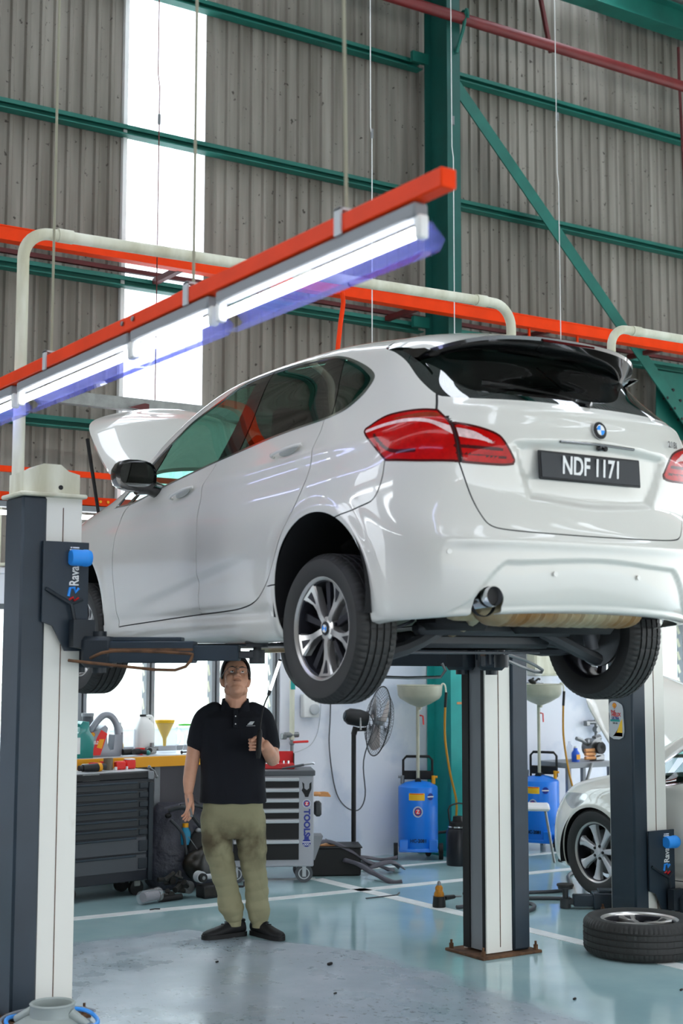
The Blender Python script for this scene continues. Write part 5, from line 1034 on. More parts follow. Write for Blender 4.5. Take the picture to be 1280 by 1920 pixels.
# tins and clear boxes in front of the window
t=empty('spray_can',(4.565,10.16,BZ),'narrow purple and white spray can right of the grey oil bottle','can'); M().lathe([(0,0),(.026,0),(.026,.20),(.018,.215),(.012,.225),(.012,.245),(0,.247)],n=18).build('body','grey_light',t); M().lathe([(.0265,.03),(.0265,.17)],n=18).build('label','grey_panel',t)
t=empty('filter_canister',(4.36,10.30,BZ),'dark round tin behind the grey oil bottle','can'); M().cyl((0,0,0),(0,0,.31),.045,n=18).build('body','grey_dark',t); M().cyl((0,0,.29),(0,0,.315),.048,n=18).build('lid','grey_mid',t)
jug('water_jug',(4.79,10.20,BZ),(.15,.13,.30),'jug_white','white plastic jug with black cap beside the window post',capm='black')
t=empty('clear_tub',(4.63,10.25,BZ),'clear plastic tub standing left of the white jug','tub'); q=M(); q.box((0,0,.095),(.17,.14,.19),.01); q.build('tub_wall','clear_plastic',t); M().ball((-.02,0,.06),(.03,.03,.04)).build('yellow_content','yellow',t)
t=empty('clear_jug',(4.985,10.22,BZ),'clear plastic measuring jug holding a yellow funnel','jug'); M().lathe([(.0,.0),(.085,0),(.095,.22),(.097,.23),(.092,.225)],n=24).build('jug_wall','clear_plastic',t); M().tube([(.092,0,.19),(.13,0,.17),(.125,0,.08),(.09,0,.05)],.008,8,sub=3).build('handle','clear_plastic',t)
t=empty('funnel',(4.975,10.22,BZ+.05),'yellow plastic funnel standing in the clear jug','funnel'); M().lathe([(.012,.0),(.016,.06),(.075,.185),(.080,.20),(.078,.202),(.072,.187),(.013,.06)],n=24).build('cone','yellow',t)
t=empty('spray_bottle',(5.24,10.18,BZ),'clear spray bottle with green trigger head behind his shoulder','bottle'); M().lathe([(0,0),(.036,0),(.04,.02),(.038,.12),(.014,.17),(.014,.19),(0,.19)],n=18).build('body','clear_plastic',t)
mat('green_plastic','#3fd02a',.4); M().box((0,0,.205),(.09,.022,.03),.006).box((-.03,0,.17),(.012,.012,.05),.003).build('trigger_head','green_plastic',t)
t=empty('small_funnel',(5.14,10.32,BZ) if 0 else (5.165,10.24,BZ),'small pale funnel with green rim beside the spray bottle','funnel'); M().lathe([(.03,0),(.012,.04),(.012,.12),(.050,.20),(.052,.21)],n=18).build('cone','clear_plastic',t); M().tube([(.052*math.cos(a),.052*math.sin(a),.21) for a in np.linspace(0,2*PI,18,endpoint=False)],.006,6,closed=True).build('rim','green_plastic',t)
t=empty('ignition_coil',(4.62,10.0,BZ+.02),'black plastic sensor part lying on the bench edge','engine part'); M().cyl((-.10,0,.01),(.04,0,.01),.024,n=14).cyl((.04,0,.01),(.10,-.02,.0),.016,n=12).cyl((-.02,-.03,.01),(-.02,.03,.01),.020,n=12).build('housing','plastic_black',t); M().ball((.10,-.02,.0),.020).build('plug','teal_bottle',t)
t=empty('red_dish',(4.70,10.08,BZ),'small red plastic cap upside down beside the black part','cap'); M().lathe([(0,0),(.022,0),(.040,.050),(.034,.048),(.018,.008),(0,.008)],n=18).build('cap_shell','redbright',t)
t=empty('valve_block',(4.81,10.10,BZ),'small metal valve block at the foot of the window post','engine part'); M().box((0,0,.03),(.06,.05,.05),.006).cyl((-.05,0,.04),(.05,0,.04),.014).cyl((0,0,.05),(0,0,.085),.016).build('casting','steel',t); M().cyl((-.028,-.03,.03),(-.028,.03,.03),.018).build('dial','black',t)
t=empty('bolt',(5.02,10.0,BZ),'loose black bolt on the bench near his elbow','bolt'); M().cyl((0,0,.012),(.05,.01,.012),.006).cyl((-.01,0,.012),(.0,0,.012),.013,n=6).build('shank','black',t)
t=empty('wrapped_part',(5.62,10.05,BZ),'crumpled clear bag on the end of the bench behind his elbow','bag'); q=M(); q.ball((0,0,.045),(.07,.06,.045),20,12); q.v=[(x*(1+.15*math.sin(30*z+9*x*8)),y*(1+.15*math.sin(25*z)),max(z,0)) for x,y,z in q.v]; q.build('film','clear_plastic',t)
# ---------------- dark tool chest ----------------
ch=empty('tool_chest',(3.86,9.52,0),'dark blue-black roller tool chest with eight drawers by the left post','tool chest',rz=math.radians(7))
CW=.735
q=M(); q.box((CW/2,.165,.475),(CW,.33,.73),.006); q.build('cabinet','chest_dark' if 'chest_dark' in MATS else 'plastic_black',ch)
M().box((CW/2,.165,.862),(CW+.01,.34,.052),.008).build('top_tray','plastic_black',ch); M().box((CW-.02,-.002,.858),(.05,.02,.06),.006).build('tray_corner','grey_mid',ch)
M().box((CW/2,.165,.892),(CW-.04,.30,.006)).build('liner','grey_light',ch)
M().box((CW-.022,-.010,.46),(.04,.012,.70),.004).build('corner_trim','navy_dark',ch)
zt=.825; H_=[.066]*6+[.125,.125]
for k,h in enumerate(H_):
    d=empty('drawer',(0,0,zt-h)); d.parent=ch; M().box((CW/2-.02,-.004,h/2),(CW-.07,.012,h-.012),.003).build('drawer_face','plastic_grey' if k<6 else 'grey_dark',d)
    M().box((CW/2-.06,-.014,h-.012),(CW-.16,.012,.016),.004).build('drawer_pull','navy',d); M().box((CW-.085,-.013,h*.45),(.075,.010,h*.62),.004).build('latch','navy_dark',d)
    zt-=h
text('chest_text','facom',.036,'white',ch,(.215,-.0025,.862),(1,0,0),(0,0,1),.001,.0006); q=M(); q.tube([(.15,-.002,.842),(.285,-.002,.842),(.285,-.002,.884),(.15,-.002,.884)],.0012,4,closed=True); q.build('text_border','white',ch)
for x in (.09,CW-.09):
    for y in (.07,.27):
        c=empty('caster',(x,y,.055)); c.parent=ch; M().cyl((0,-.018,0),(0,.018,0),.055,n=20).build('caster_wheel','black',c); M().box((0,0,.035),(.05,.055,.05),.006).build('fork','zinc',c)
CT=.895; R7=Matrix.Rotation(math.radians(7),4,'Z'); cht=lambda x,y,z=0:tuple(Matrix.Translation((3.86,9.52,CT))@R7@Vector((x,y,z)))
t=empty('glue_bottle',cht(.12,.20),'small clear bottle with dark blue nozzle on the tool chest','bottle'); M().lathe([(0,0),(.026,0),(.028,.01),(.028,.07),(.018,.082),(0,.082)],n=16).build('body','clear_plastic',t); M().lathe([(.0265,.002),(.027,.035),(0,.036)],n=16).build('liquid','orange',t); M().lathe([(.022,.078),(.022,.095),(.006,.10),(.004,.125),(0,.126)],n=12).tube([(0,0,.10),(.02,0,.115),(.028,0,.135)],.005,6).build('nozzle_cap','blue_dark',t)
t=empty('impact_gun',cht(.30,.10),'black and yellow air gun lying on the tool chest','tool'); M().cyl((-.09,0,.03),(.03,.02,.03),.026,.030,n=16).cyl((.03,.02,.03),(.10,.03,.035),.030,.020,n=16).cyl((-.09,0,.03),(-.12,-.005,.03),.02,n=12).build('barrel','plastic_black',t); M().cyl((.035,.02,.03),(.06,.024,.032),.031,n=16).build('yellow_band','orange_yel',t); M().tube([(.0,.01,.03),(-.01,.09,.02)],[.018,.020],10).build('grip','plastic_black',t)
t=empty('white_rag',cht(.34,.23),'folded white rag behind the air gun on the tool chest','cloth'); q=M(); q.box((0,0,.025),(.12,.10,.045),.015); q.build('cloth','white',t)
t=empty('red_clamp',cht(.43,.24),'red plastic clamp behind the air gun','clamp'); M().box((-.05,0,.03),(.08,.03,.05),.006).box((.02,0,.032),(.04,.035,.06),.006).cyl((.035,-.02,.02),(.06,-.02,.02),.02).build('jaw','redbright',t)
t=empty('socket',cht(.39,.28),'small steel socket behind the red clamp','socket'); M().lathe([(.012,.0),(.018,0),(.018,.055),(.012,.055)],n=16).build('barrel','steel',t)
t=empty('steel_cup',cht(.475,.20),'grey-brown steel cup between the red clamp and the red boxes','cup'); M().lathe([(0,0),(.035,0),(.035,.085),(.030,.085),(.030,.01),(0,.01)],n=24).build('cup','tan_grey' if 'tan_grey' in MATS else 'zinc',t)
t=empty('red_box',cht(.56,.18),'left and lower of two small red boxes on the tool chest','box'); M().box((0,0,.030),(.075,.06,.060),.008).build('carton','redbright',t)
t=empty('red_box',cht(.655,.20),'right red box with a white lid at the chest corner','box'); M().box((0,0,.034),(.078,.065,.066),.008).build('carton','redbright',t); M().box((0,0,.070),(.070,.06,.010),.004).build('lid','white',t)
for k,(x,lab) in enumerate(((.515,'small white cap left of the red boxes'),(.607,'small white cap between the two red boxes'))):
    t=empty('bottle_cap',cht(x,.16),lab,'cap'); M().cyl((0,0,0),(0,0,.022),.011,n=14).build('cap','white',t)
t=empty('spanner_pair',cht(.72,.03,.0),'silver tool heads poking over the corner of the tool chest','tool'); M().ball((0,0,.018),.014).tube([(0,0,.018),(.03,-.03,-.01),(.045,-.035,-.05)],.006,6).ball((.045,-.035,-.05),.012).build('tool_head','steel',t)
# ---------------- grey drawer trolley ----------------
TW=.66; az=math.radians(-27)
tr0=empty('tool_trolley',(5.87,9.44,0),'grey tool trolley on casters with black drawers and a wrench decal','tool trolley',rz=az)   # origin at the front right corner, body runs to -x
L_=lambda x:-x
q=M(); q.box((-TW/2,.18,.475),(TW,.36,.70),.008); q.build('cabinet','grey_panel_l' if 'grey_panel_l' in MATS else 'grey_light',tr0)
M().box((-TW/2,.18,.832),(TW+.02,.39,.042),.006).build('worktop','grey_dark',tr0)
zt=.80; 
for k,h in enumerate((.082,.078,.078,.078,.155,.155)):
    d=empty('drawer',(-.115,0,zt-h)); d.parent=tr0; M().box((-.25,-.004,h/2-.008),(.50,.012,h-.024),.002).build('drawer_face','black',d); M().box((-.25,-.015,h-.016),(.50,.022,.026),.005).build('drawer_pull','grey_light',d); zt-=h
q=M(); O=[(-.030,.0),(-.036,.045),(-.020,.03),(-.018,-.005),(0,-.018),(.018,-.005),(.020,.03),(.036,.045),(.036,-.01),(.018,-.05),(.012,-.07),(-.012,-.07),(-.020,-.05),(-.040,-.02)]; q.prism(O,.0015,o=(-.055,-.0005,.72),u=(1,0,0),v=(0,0,1)); q.build('wrench_decal','black',tr0,smooth=False)
def gearmark(root,c,r,X,Y,ch='Z'):
    X,Y=Vector(X).normalized(),Vector(Y).normalized(); Z=X.cross(Y); c=Vector(c)
    q=M(); q.prism([(r*math.cos(a),r*math.sin(a)) for a in np.linspace(0,2*PI,24,endpoint=False)],.001,o=c,u=X,v=Y); q.build('emblem_disc','white',root,smooth=False)
    q=M(); P=[]
    for i in range(18):
        a=2*PI*i/18; P+=[(r*.92*math.cos(a-.08),r*.92*math.sin(a-.08)),(r*.92*math.cos(a+.08),r*.92*math.sin(a+.08)),(r*.72*math.cos(a+.11),r*.72*math.sin(a+.11)),(r*.72*math.cos(a+.24),r*.72*math.sin(a+.24))]
    q.prism(P,.001,o=c+Z*.001,u=X,v=Y); q.build('emblem_gear','blue_dark',root,smooth=False)
    q=M(); q.prism([(r*.52*math.cos(a),r*.52*math.sin(a)) for a in np.linspace(0,2*PI,20,endpoint=False)],.001,o=c+Z*.002,u=X,v=Y); q.build('emblem_centre','redbright',root,smooth=False)
    text('emblem_text',ch,r*.95,'white',root,c+Z*.0035,X,Y,.0004,.001)
gearmark(tr0,(-.055,-.0008,.600),.032,(1,0,0),(0,0,1))
text('trolley_text','TOOLS',.064,'blue_dark',tr0,(-.055,-.002,.455),(0,0,-1),(1,0,0),.0008,.003,sx=1.0)
q=M(); q.prism([(.032*math.cos(a),.032*math.sin(a)) for a in np.linspace(0,2*PI,24,endpoint=False)],.0015,o=(-.055,-.0005,.305),u=(1,0,0),v=(0,0,1)); q.prism([(-.018,.028),(.018,.028),(.018,.048),(-.018,.048)],.0015,o=(-.055,-.0005,.305),u=(1,0,0),v=(0,0,1)); q.build('round_decal','blue_dark',tr0,smooth=False); q=M(); q.box((-.055,-.003,.310),(.062,.002,.007)); q.build('decal_bar','white',tr0,smooth=False)
for dx in (-.015,0,.015): M().tube([(-.055+dx+.007*math.cos(a),-.003,.292+.007*math.sin(a)) for a in np.linspace(0,2*PI,12,endpoint=False)],.0016,5,closed=True).build('decal_ring','white',tr0)
for x,y in ((-.07,.06),(-TW+.07,.06),(-.07,.30),(-TW+.07,.30)):
    c=empty('caster',(x,y,.068)); c.parent=tr0; M().cyl((0,-.016,0),(0,.016,0),.068,n=24).build('caster_wheel','grey_dark',c); M().lathe([(.036,-.0175),(.044,-.0175)],ax=(0,1,0),n=24).build('wheel_ring','grey_light',c); M().box((0,-.022,.02),(.030,.005,.09),.002).box((0,.022,.02),(.030,.005,.09),.002).box((0,0,.062),(.05,.05,.008)).build('fork','grey_light',c)
# side bin, gloves and speaker on the trolley's right flank
q=M(); P=[]; 
q.loft([[Vector((.002+dx*k+ (.0),.10+dy,.16+z)) for dx,dy in ((0,0),(.05,0),(.05,.2),(0,.2))] for z,k in ((0,.3),(.18,1.6))]); q.build('wire_bin','grey_mid',tr0,smooth=False)
M().box((.035,.06,.555),(.055,.09,.115),.015).build('cup_holder','plastic_grey',tr0)
Tm=Matrix.Translation((5.87,9.44,0))@Matrix.Rotation(az,4,'Z'); tt=lambda x,y,z:tuple(Tm@Vector((x,y,z)))
t=empty('work_glove',tt(.035,.08,.665),'pale orange rubber glove hanging off the side of the trolley','glove',rz=az); q=M(); q.ball((-.01,0,0),(.04,.02,.018),14,8)
for k in range(4): q.tube([(.01,0,.01-.008*k),(.05,0,.012-.009*k),(.085+.006*k,0,.006-.008*k)],.0065,6)
mat('glove','#d99a62',.6); q.build('glove_body','glove',t)
TT=.853
t=empty('red_tool_box',tt(-.30,.25,TT),'open red steel tool tray on the grey trolley','tool box',rz=az); q=M(); q.prism([(-.16,.0),(.16,0),(.16,.12),(.155,.125),(-.155,.125),(-.16,.12)],.012,o=(0,.02,0),u=(1,0,0),v=(0,.25,1)); q.build('lid','red',t); q=M(); q.box((0,-.05,.02),(.32,.15,.04),.004); q.build('tray','red',t); M().box((.161,-.0,.06),(.006,.06,.11)).build('end_plate','plastic_black',t)
for k,x in enumerate((-.10,-.06,.03,.075,.11)):
    t=empty('socket',tt(-.30+x,.14,TT+.042),['first','second','third','fourth','fifth'][k]+' small chrome socket from the man, standing in the red tray','socket','sockets in the red tray'); M().lathe([(.006,0),(.009,0),(.009,.022),(.006,.022)],n=12).build('barrel','chrome',t)
t=empty('ratchet',tt(-.13,.10,TT+.012),'long ratchet handle sticking out over the trolley corner','ratchet',rz=az); M().tube([(-.11,0,-.006),(.0,0,.012),(.06,0,.022)],[.006,.009,.010],10).build('grip','grey_dark',t); M().tube([(.06,0,.022),(.13,0,.032)],.006,8).ball((.135,0,.033),.011).build('drive','chrome',t)
# ---------------- wall services: pipe, socket, cables ----------------
t=empty('air_pipe',(6.235,10.38,0),'cream compressed air pipe dropping down the wall beside the window','pipe'); M().tube([(0,0,2.3),(0,0,1.03)],.022,12).build('riser','cream',t); M().tube([(.002,-.006,1.62),(.002,-.006,1.45)],.0225,12).build('blue_band','teal_low',t); M().cyl((-.07,0,1.07),(.06,0,1.07),.022).box((-.08,0,1.06),(.04,.05,.05),.006).build('tee','steel',t); M().cyl((0,0,1.06),(0,0,.93),.014).ball((0,0,1.0),.022).build('valve_body','steel',t); M().tube([(.0,-.02,1.01),(.05,-.03,1.012),(.14,-.03,1.013)],.010,8).build('valve_lever','redbright',t)
t=empty('junction_box',(6.43,10.43,1.31),'white electrical box with a round socket on the wall above the trolley','socket'); M().box((0,-.02,0),(.16,.06,.20),.008).build('case','white',t); M().lathe([(0,-.0),(.045,0),(.045,.025),(.035,.03),(0,.028)],o=(.02,-.05,-.03),ax=(0,-1,0),n=24).build('socket_face','grey_light',t)
t=empty('power_cable',(0,0,0),'black cable looping down the wall to the pedestal fan','cable'); M().tube([(6.66,10.43,1.9),(6.65,10.43,1.25),(6.64,10.43,.95),(6.70,10.43,.60),(6.78,10.40,.45),(6.85,10.3,.42),(6.87,10.22,.55),(6.80,10.14,.85),(6.82,10.02,1.15),(6.72,9.97,1.27)],.0055,6,sub=5).build('cable','grey_dark',t)
t=empty('thin_cable',(0,0,0),'thin pale cable curving across the wall left of the fan','cable'); M().tube([(6.58,10.44,1.8),(6.55,10.44,1.2),(6.48,10.44,1.0),(6.35,10.44,.93),(6.25,10.44,.92)],.003,6,sub=5).build('cable','grey_light',t)
t=empty('wall_conduit',(0,0,0),'cream conduit loop on the wall left of the lift post','pipe'); M().tube([(3.45,10.40,2.9),(3.45,10.40,2.55),(3.55,10.40,2.42),(3.8,10.40,2.42)],.013,8,sub=3).tube([(3.66,10.40,2.9),(3.66,10.40,1.9)],.012,8).build('pipe','cream',t)
# ---------------- pedestal fan ----------------
fn=empty('pedestal_fan',(6.62,10.02,0),'black pedestal fan turned towards the wall, seen from the side','fan')
M().lathe([(0,0),(.22,0),(.22,.015),(.06,.04),(.03,.06),(0,.06)],n=28).build('base','black',fn); M().cyl((0,0,.04),(0,0,1.10),.020,n=14).cyl((0,0,1.08),(.02,.0,1.14),.024,n=12).box((.06,0,1.12),(.12,.03,.03),.006).build('pole','black',fn)
fd=Vector((.953,-.27,-.16)).normalized(); mc=Vector((.02,.0,1.22)); fan_c=mc+fd*.20
M().lathe([(0,-.10),(.045,-.095),(.068,-.06),(.072,.03),(.060,.10),(0,.11)],o=mc,ax=fd,n=24).build('motor','plastic_black',fn); M().lathe([(.0,-.105),(.030,-.104),(.034,-.098)],o=mc,ax=fd,n=18).build('motor_cap','navy',fn); M().tube([mc+Vector((0,-.07,0)),mc+Vector((0,-.075,-.10))],.008,8).build('tilt_knob','steel',fn)
g=M(); uu=fd.cross(Vector((0,0,1))).normalized(); ww=uu.cross(fd)
R_=.29
for k in range(44):
    a=2*PI*k/44; e=uu*math.cos(a)+ww*math.sin(a); g.tube([fan_c-fd*.055+e*.05,fan_c-fd*.050+e*.20,fan_c+e*R_,fan_c+fd*.065+e*.20,fan_c+fd*.075+e*.05],.0018,4)
for rr,off in ((.05,-.055),(.13,-.053),(.20,-.05),(.20,.065),(.13,.07),(.05,.075)): g.tube([fan_c+fd*off+(uu*math.cos(a)+ww*math.sin(a))*rr for a in np.linspace(0,2*PI,28,endpoint=False)],.0018,4,closed=True)
prop(g.build('guard_wires','grey_dark',fn,smooth=False),kind='stuff'); M().tube([fan_c+(uu*math.cos(a)+ww*math.sin(a))*(R_+.002) for a in np.linspace(0,2*PI,40,endpoint=False)],.005,6,closed=True).build('guard_rim','black',fn)
M().cyl(fan_c-fd*.03,fan_c+fd*.04,.035,n=18).build('hub','grey_mid',fn)
for k in range(3):
    q=M(); V_=[]
    for i in range(9):
        a=2*PI*k/3+ .95*i/8; e=uu*math.cos(a)+ww*math.sin(a); off=.03*(i/8-.5)
        for r in (.03,.13,.25-.03*abs(i/8-.4)): V_.append(fan_c+e*r+fd*off)
    q.add(V_,[(i*3+j,i*3+j+1,(i+1)*3+j+1,(i+1)*3+j) for i in range(8) for j in range(2)]); o=q.build('fan_blade','blade_grey' if 'blade_grey' in MATS else 'grey_light',fn,fix=False); so=o.modifiers.new('t','SOLIDIFY'); so.thickness=.003
# ---------------- waste oil drainers ----------------
def drainer(x,y,rz,label):
    r=empty('oil_drainer',(x,y,0),label,'oil drainer','blue waste oil drainers with raised bowls',rz=rz); r.scale=(.90,.90,1)
    M().lathe([(0,.095),(.185,.095),(.19,.105),(.19,.60),(.186,.612),(.12,.645),(.04,.66),(0,.66)],n=40).build('tank','blue',r)
    M().box((0,-.02,.085),(.37,.34,.03),.006).build('chassis','blue',r)
    for s in (-1,1): M().box((s*.14,-.185,.13),(.08,.02,.09),.004).build('chassis_bracket','blue',r)
    for s in (-1,1): M().cyl((s*.195,-.09,.07),(s*.235,-.09,.07),.07,n=22).build('wheel','black',r); 
    M().cyl((.1,.12,.03),(.1,.15,.03),.03,n=12).build('swivel_caster','black',r)
    M().cyl((0,-.02,.62),(0,-.02,1.30),.016,n=12).build('column','drain_bowl',r); M().cyl((0,-.07,.655),(0,.03,.655),.030,n=14).build('clamp_knob','black',r)
    M().lathe([(.018,1.27),(.02,1.29),(.10,1.318),(.190,1.365),(.212,1.395),(.220,1.475),(.226,1.480),(.222,1.484),(.213,1.475),(.205,1.398),(.184,1.370),(.10,1.328),(.0,1.30)],o=(.02,-.02,0),n=48).build('bowl','drain_bowl',r)
    M().tube([(.02,-.02,1.22),(.05,-.03,1.215),(.055,-.035,1.14)],.007,8).build('drain_lever','redbright',r)
    M().tube([(-.14,.10,.64),(-.14,.10,.83),(-.11,.10,.86),(.11,.10,.86),(.14,.10,.83),(.14,.10,.64)],.012,10).build('push_handle','black',r); M().box((0,.10,.70),(.30,.03,.075),.008).build('handle_plate','black',r)
    for s,mm_ in ((-1,'steel'),(1,'orange_yel')): M().cyl((s*.15,.03,.63),(s*.15,.03,.70),.018,n=10).cyl((s*.15,.03,.685),(s*.19,.03,.69),.010,n=8).build('fitting',mm_,r)
    hz=M(); hz.tube([(.22,-.02,1.44),(.235,-.02,1.49),(.265,-.02,1.48),(.275,-.02,1.40)],.008,8,sub=3); hz.build('hook_pipe','cream',r)
    M().tube([(.275,-.02,1.42),(.265,-.02,1.29)],.014,8).build('hose_sleeve','black',r); M().tube([(.265,-.02,1.30),(.262,-.02,1.02),(.31,-.02,.72),(.365,-.02,.50),(.36,-.03,.34),(.32,-.05,.27)],.011,8,sub=5).build('hose','orange_yel_h' if 'orange_yel_h' in MATS else 'orange_yel',r); M().tube([(.325,-.05,.275),(.28,-.06,.235),(.19,-.06,.225)],.013,8,sub=3).build('hose_end','black',r)
    q=M(); n=8; A=[-1.95+.75*i/n for i in range(n+1)]
    def patch(a0,a1,z0,z1,m,nm,rr=.1915): 
        q=M(); P=[(rr*math.cos(a),rr*math.sin(a)) for a in np.linspace(a0,a1,9)]; q.add([(x,y,z0) for x,y in P]+[(x,y,z1) for x,y in P],[(i,i+1,10+i,9+i) for i in range(8)]); q.build(nm,m,r,smooth=False,fix=False)
    patch(-2.05,-1.25,.505,.565,'yellow','warning_label'); patch(-2.00,-1.30,.555,.562,'orange','label_stripe',.192); 
    for j in range(3): patch(-2.0,-1.38,.513+.013*j,.517+.013*j,'orange_yel','label_line',.192)
    gearmark(r,(-.005,-.1945,.41),.046,(1,0,0),(0,0,1))
    q=M(); q.prism([(.032*math.cos(a),.030*math.sin(a)) for a in np.linspace(0,2*PI,20,endpoint=False)],.001,o=(.115,-.157,.535),u=(.82,.57,0),v=(0,0,1)); q.build('round_decal','blue_dark',r,smooth=False); q=M(); q.box((.116,-.159,.535),(.07,.002,.010),rot=(0,0,.61)); q.build('decal_bar','white',r,smooth=False)
    text('tank_text','HC-2081',.040,'black',r,(-.0,-.1925,.165),(1,0,0),(0,0,1),.0015,.001,sx=1.05); return r
drainer(7.36,10.13,math.radians(-35),'blue wheeled oil drainer with a raised bowl between the fan and the teal column')
drainer(8.66,10.03,math.radians(-62),'blue wheeled oil drainer behind the white chair, right of the free-standing post')
t=empty('paint_mark',(7.9,10.44,1.25),'small orange paint smear on the teal column','mark')
bpy.data.objects.remove(t)
for k,(x,y,lab) in enumerate(((8.52,9.96,'crumpled black gloves lying on the rim of the right drainer bowl'),)):
    t=empty('black_glove',(x,y,1.485),lab,'glove'); q=M(); q.ball((0,0,.02),(.06,.03,.02),14,8,rot=(0,.3,.4)); q.tube([(.03,0,.02),(.08,.01,.045),(.10,.01,.04)],.010,6); q.tube([(-.02,0,.03),(.04,.03,.05)],.010,6); q.build('glove_body','black',t)
# column foot section, canister, white board
t=empty('water_flask',(7.40,9.62,0),'black insulated flask with a loop handle beside the teal column','flask'); M().lathe([(0,.0),(.095,0),(.098,.01),(.098,.27),(.085,.30),(.075,.305),(0,.305)],n=28).build('body','navy_black' if 'navy_black' in MATS else 'plastic_black',t); M().lathe([(.082,.31),(.084,.31),(.084,.322),(0,.322)],n=24).build('steel_ring','chrome',t); M().lathe([(.075,.322),(.075,.35),(.045,.36),(.04,.40),(0,.40)],n=20).build('lid','black',t); M().tube([(-.08,0,.34),(-.10,0,.46),(-.05,0,.50),(.06,0,.50),(.09,0,.44),(.08,0,.34)],.007,8,sub=2).build('loop_handle','black',t)
ch_=empty('plastic_chair',(8.13,9.62,0),'white chair with thin steel legs in front of the right blue drainer','chair',rz=math.radians(-40))
M().box((0,0,.44),(.42,.42,.035),.015).build('seat','white',ch_); q=M(); q.prism([(-.19,0),(.19,0),(.21,.30),(.15,.40),(-.15,.40),(-.21,.30)],.02,o=(-.22,.0,.44),u=(0,1,0),v=(-.18,0,1)); q.build('backrest','white',ch_)
for sx_ in (-1,1):
    for sy_ in (-1,1): M().tube([(sx_*.17,sy_*.17,.43),(sx_*.24,sy_*.22,.0)],.011,8).build('leg','zinc',ch_)
# ---------------- black tray with stripped trim, bag of parts, heap ----------------
t=empty('parts_crate',(6.23,9.80,0),'low black plastic crate behind the trolley by the fan','crate',rz=math.radians(-28)); q=M(); q.box((0,0,.11),(.50,.30,.22),.01); q.build('crate_wall','black',t); M().box((0,0,.222),(.52,.32,.012),.003).build('rim','plastic_black',t); M().box((-.1,0,.232),(.30,.2,.01),.003).build('yellow_sheet','glove',t)
mat('trim_grey','#5b5962',.55,noise=(9,.3))
t=empty('stripped_trim',(6.38,9.62,0),'heap of bent dark plastic trim strips lying over the crate','car trim')
for k,(P,w) in enumerate((([(-.38,.10,.24),(-.22,.08,.27),(-.05,-.02,.19),(.10,-.06,.09),(.38,.06,.07)],.085),([(-.20,.14,.27),(-.08,.06,.20),(.05,-.04,.12),(.24,-.10,.04),(.34,-.02,.02)],.07),([(-.12,-.02,.13),(-.06,-.16,.10),(-.04,-.34,.05),(.0,-.50,.012),(.06,-.54,.015)],.075),([(-.05,.02,.15),(.14,.07,.12),(.34,.12,.08),(.44,.06,.10)],.06),([(.06,-.08,.06),(.24,-.12,.10),(.40,-.06,.03)],.09))):
    q=M(); PP=[Vector(p) for p in P]; V_=[]
    m_=[]; n=6
    for i in range(len(PP)-1):
        for j in range(n): 
            tt_=j/n; p0=PP[max(i-1,0)];a=PP[i];b_=PP[i+1];p3=PP[min(i+2,len(PP)-1)]; m_.append(.5*((2*a)+(b_-p0)*tt_+(2*p0-5*a+4*b_-p3)*tt_*tt_+(3*a-p0-3*b_+p3)*tt_**3))
    m_.append(PP[-1])
    for i,p in enumerate(m_):
        d=(m_[min(i+1,len(m_)-1)]-m_[max(i-1,0)]).normalized(); s=d.cross(Vector((0,0,1))).normalized(); ww_=w*(.8+.2*math.sin(i*.7+k)); V_+=[p-s*ww_/2+Vector((0,0,-.01)),p-s*ww_*.2+Vector((0,0,.012)),p+s*ww_*.2+Vector((0,0,.012)),p+s*ww_/2+Vector((0,0,-.01))]
    q.add(V_,[(i*4+j,i*4+j+1,(i+1)*4+j+1,(i+1)*4+j) for i in range(len(m_)-1) for j in range(3)]); o=q.build('trim_strip','trim_grey',t,fix=False); so=o.modifiers.new('t','SOLIDIFY'); so.thickness=.006
# bulging grey bag / liner propped behind the man
bg=empty('parts_bag',(4.97,9.84,0),'big open grey rubber bag stuffed with parts behind his legs','bag')
q=M(); rings=[]
for z,rx,ry,cx in ((0,.29,.14,.02),(.04,.33,.17,.02),(.18,.35,.18,.02),(.34,.33,.17,.0),(.48,.27,.14,-.03),(.58,.21,.11,-.05),(.615,.16,.08,-.06)):
    rings.append([Vector((cx+rx*math.cos(a)*(1+.03*math.sin(5*a+z*20)),ry*math.sin(a)*(1+.05*math.sin(7*a+z*14)),z+.015*math.sin(3*a))) for a in np.linspace(0,2*PI,48,endpoint=False)])
mat('bag_grey','#43444f',.45,bump=(9,.8,.04),noise=(5,.35)); q.loft(rings); q.build('bag_skin','bag_grey',bg)
q=M(); q.tube([(-.20,-.12,.58),(-.09,-.17,.60),(.0,-.19,.50),(.10,-.20,.36),(.18,-.20,.14)],.016,8,sub=5); q.tube([(-.20,-.16,.52),(-.12,-.20,.42),(-.10,-.22,.30),(-.06,-.22,.16),(.0,-.21,.06)],.012,8,sub=5); q.tube([(-.10,-.12,.61),(.06,-.12,.60),(.18,-.12,.52),(.27,-.12,.30)],.014,8,sub=5); q.build('rolled_edge','plastic_grey',bg)
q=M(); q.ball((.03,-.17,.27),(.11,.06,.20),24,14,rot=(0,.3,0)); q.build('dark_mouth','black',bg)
M().ball((-.20,-.12,.545),(.026,.02,.020)).build('cap_knob','black',bg)
mat('amber_dark','#1f1a12',.35,noise=(6,.5))
t=empty('torn_liner',(4.99,9.58,.0),'crumpled dark translucent liner half out of the grey bag','liner'); q=M(); q.ball((0,.02,.19),(.15,.08,.13),28,16,rot=(.2,.6,.2)); q.v=[(x+.02*math.sin(25*z+9*y),y+.02*math.sin(22*x),max(z+.015*math.sin(30*x),.0)) for x,y,z in q.v]; q.build('liner_film','amber_dark',t)
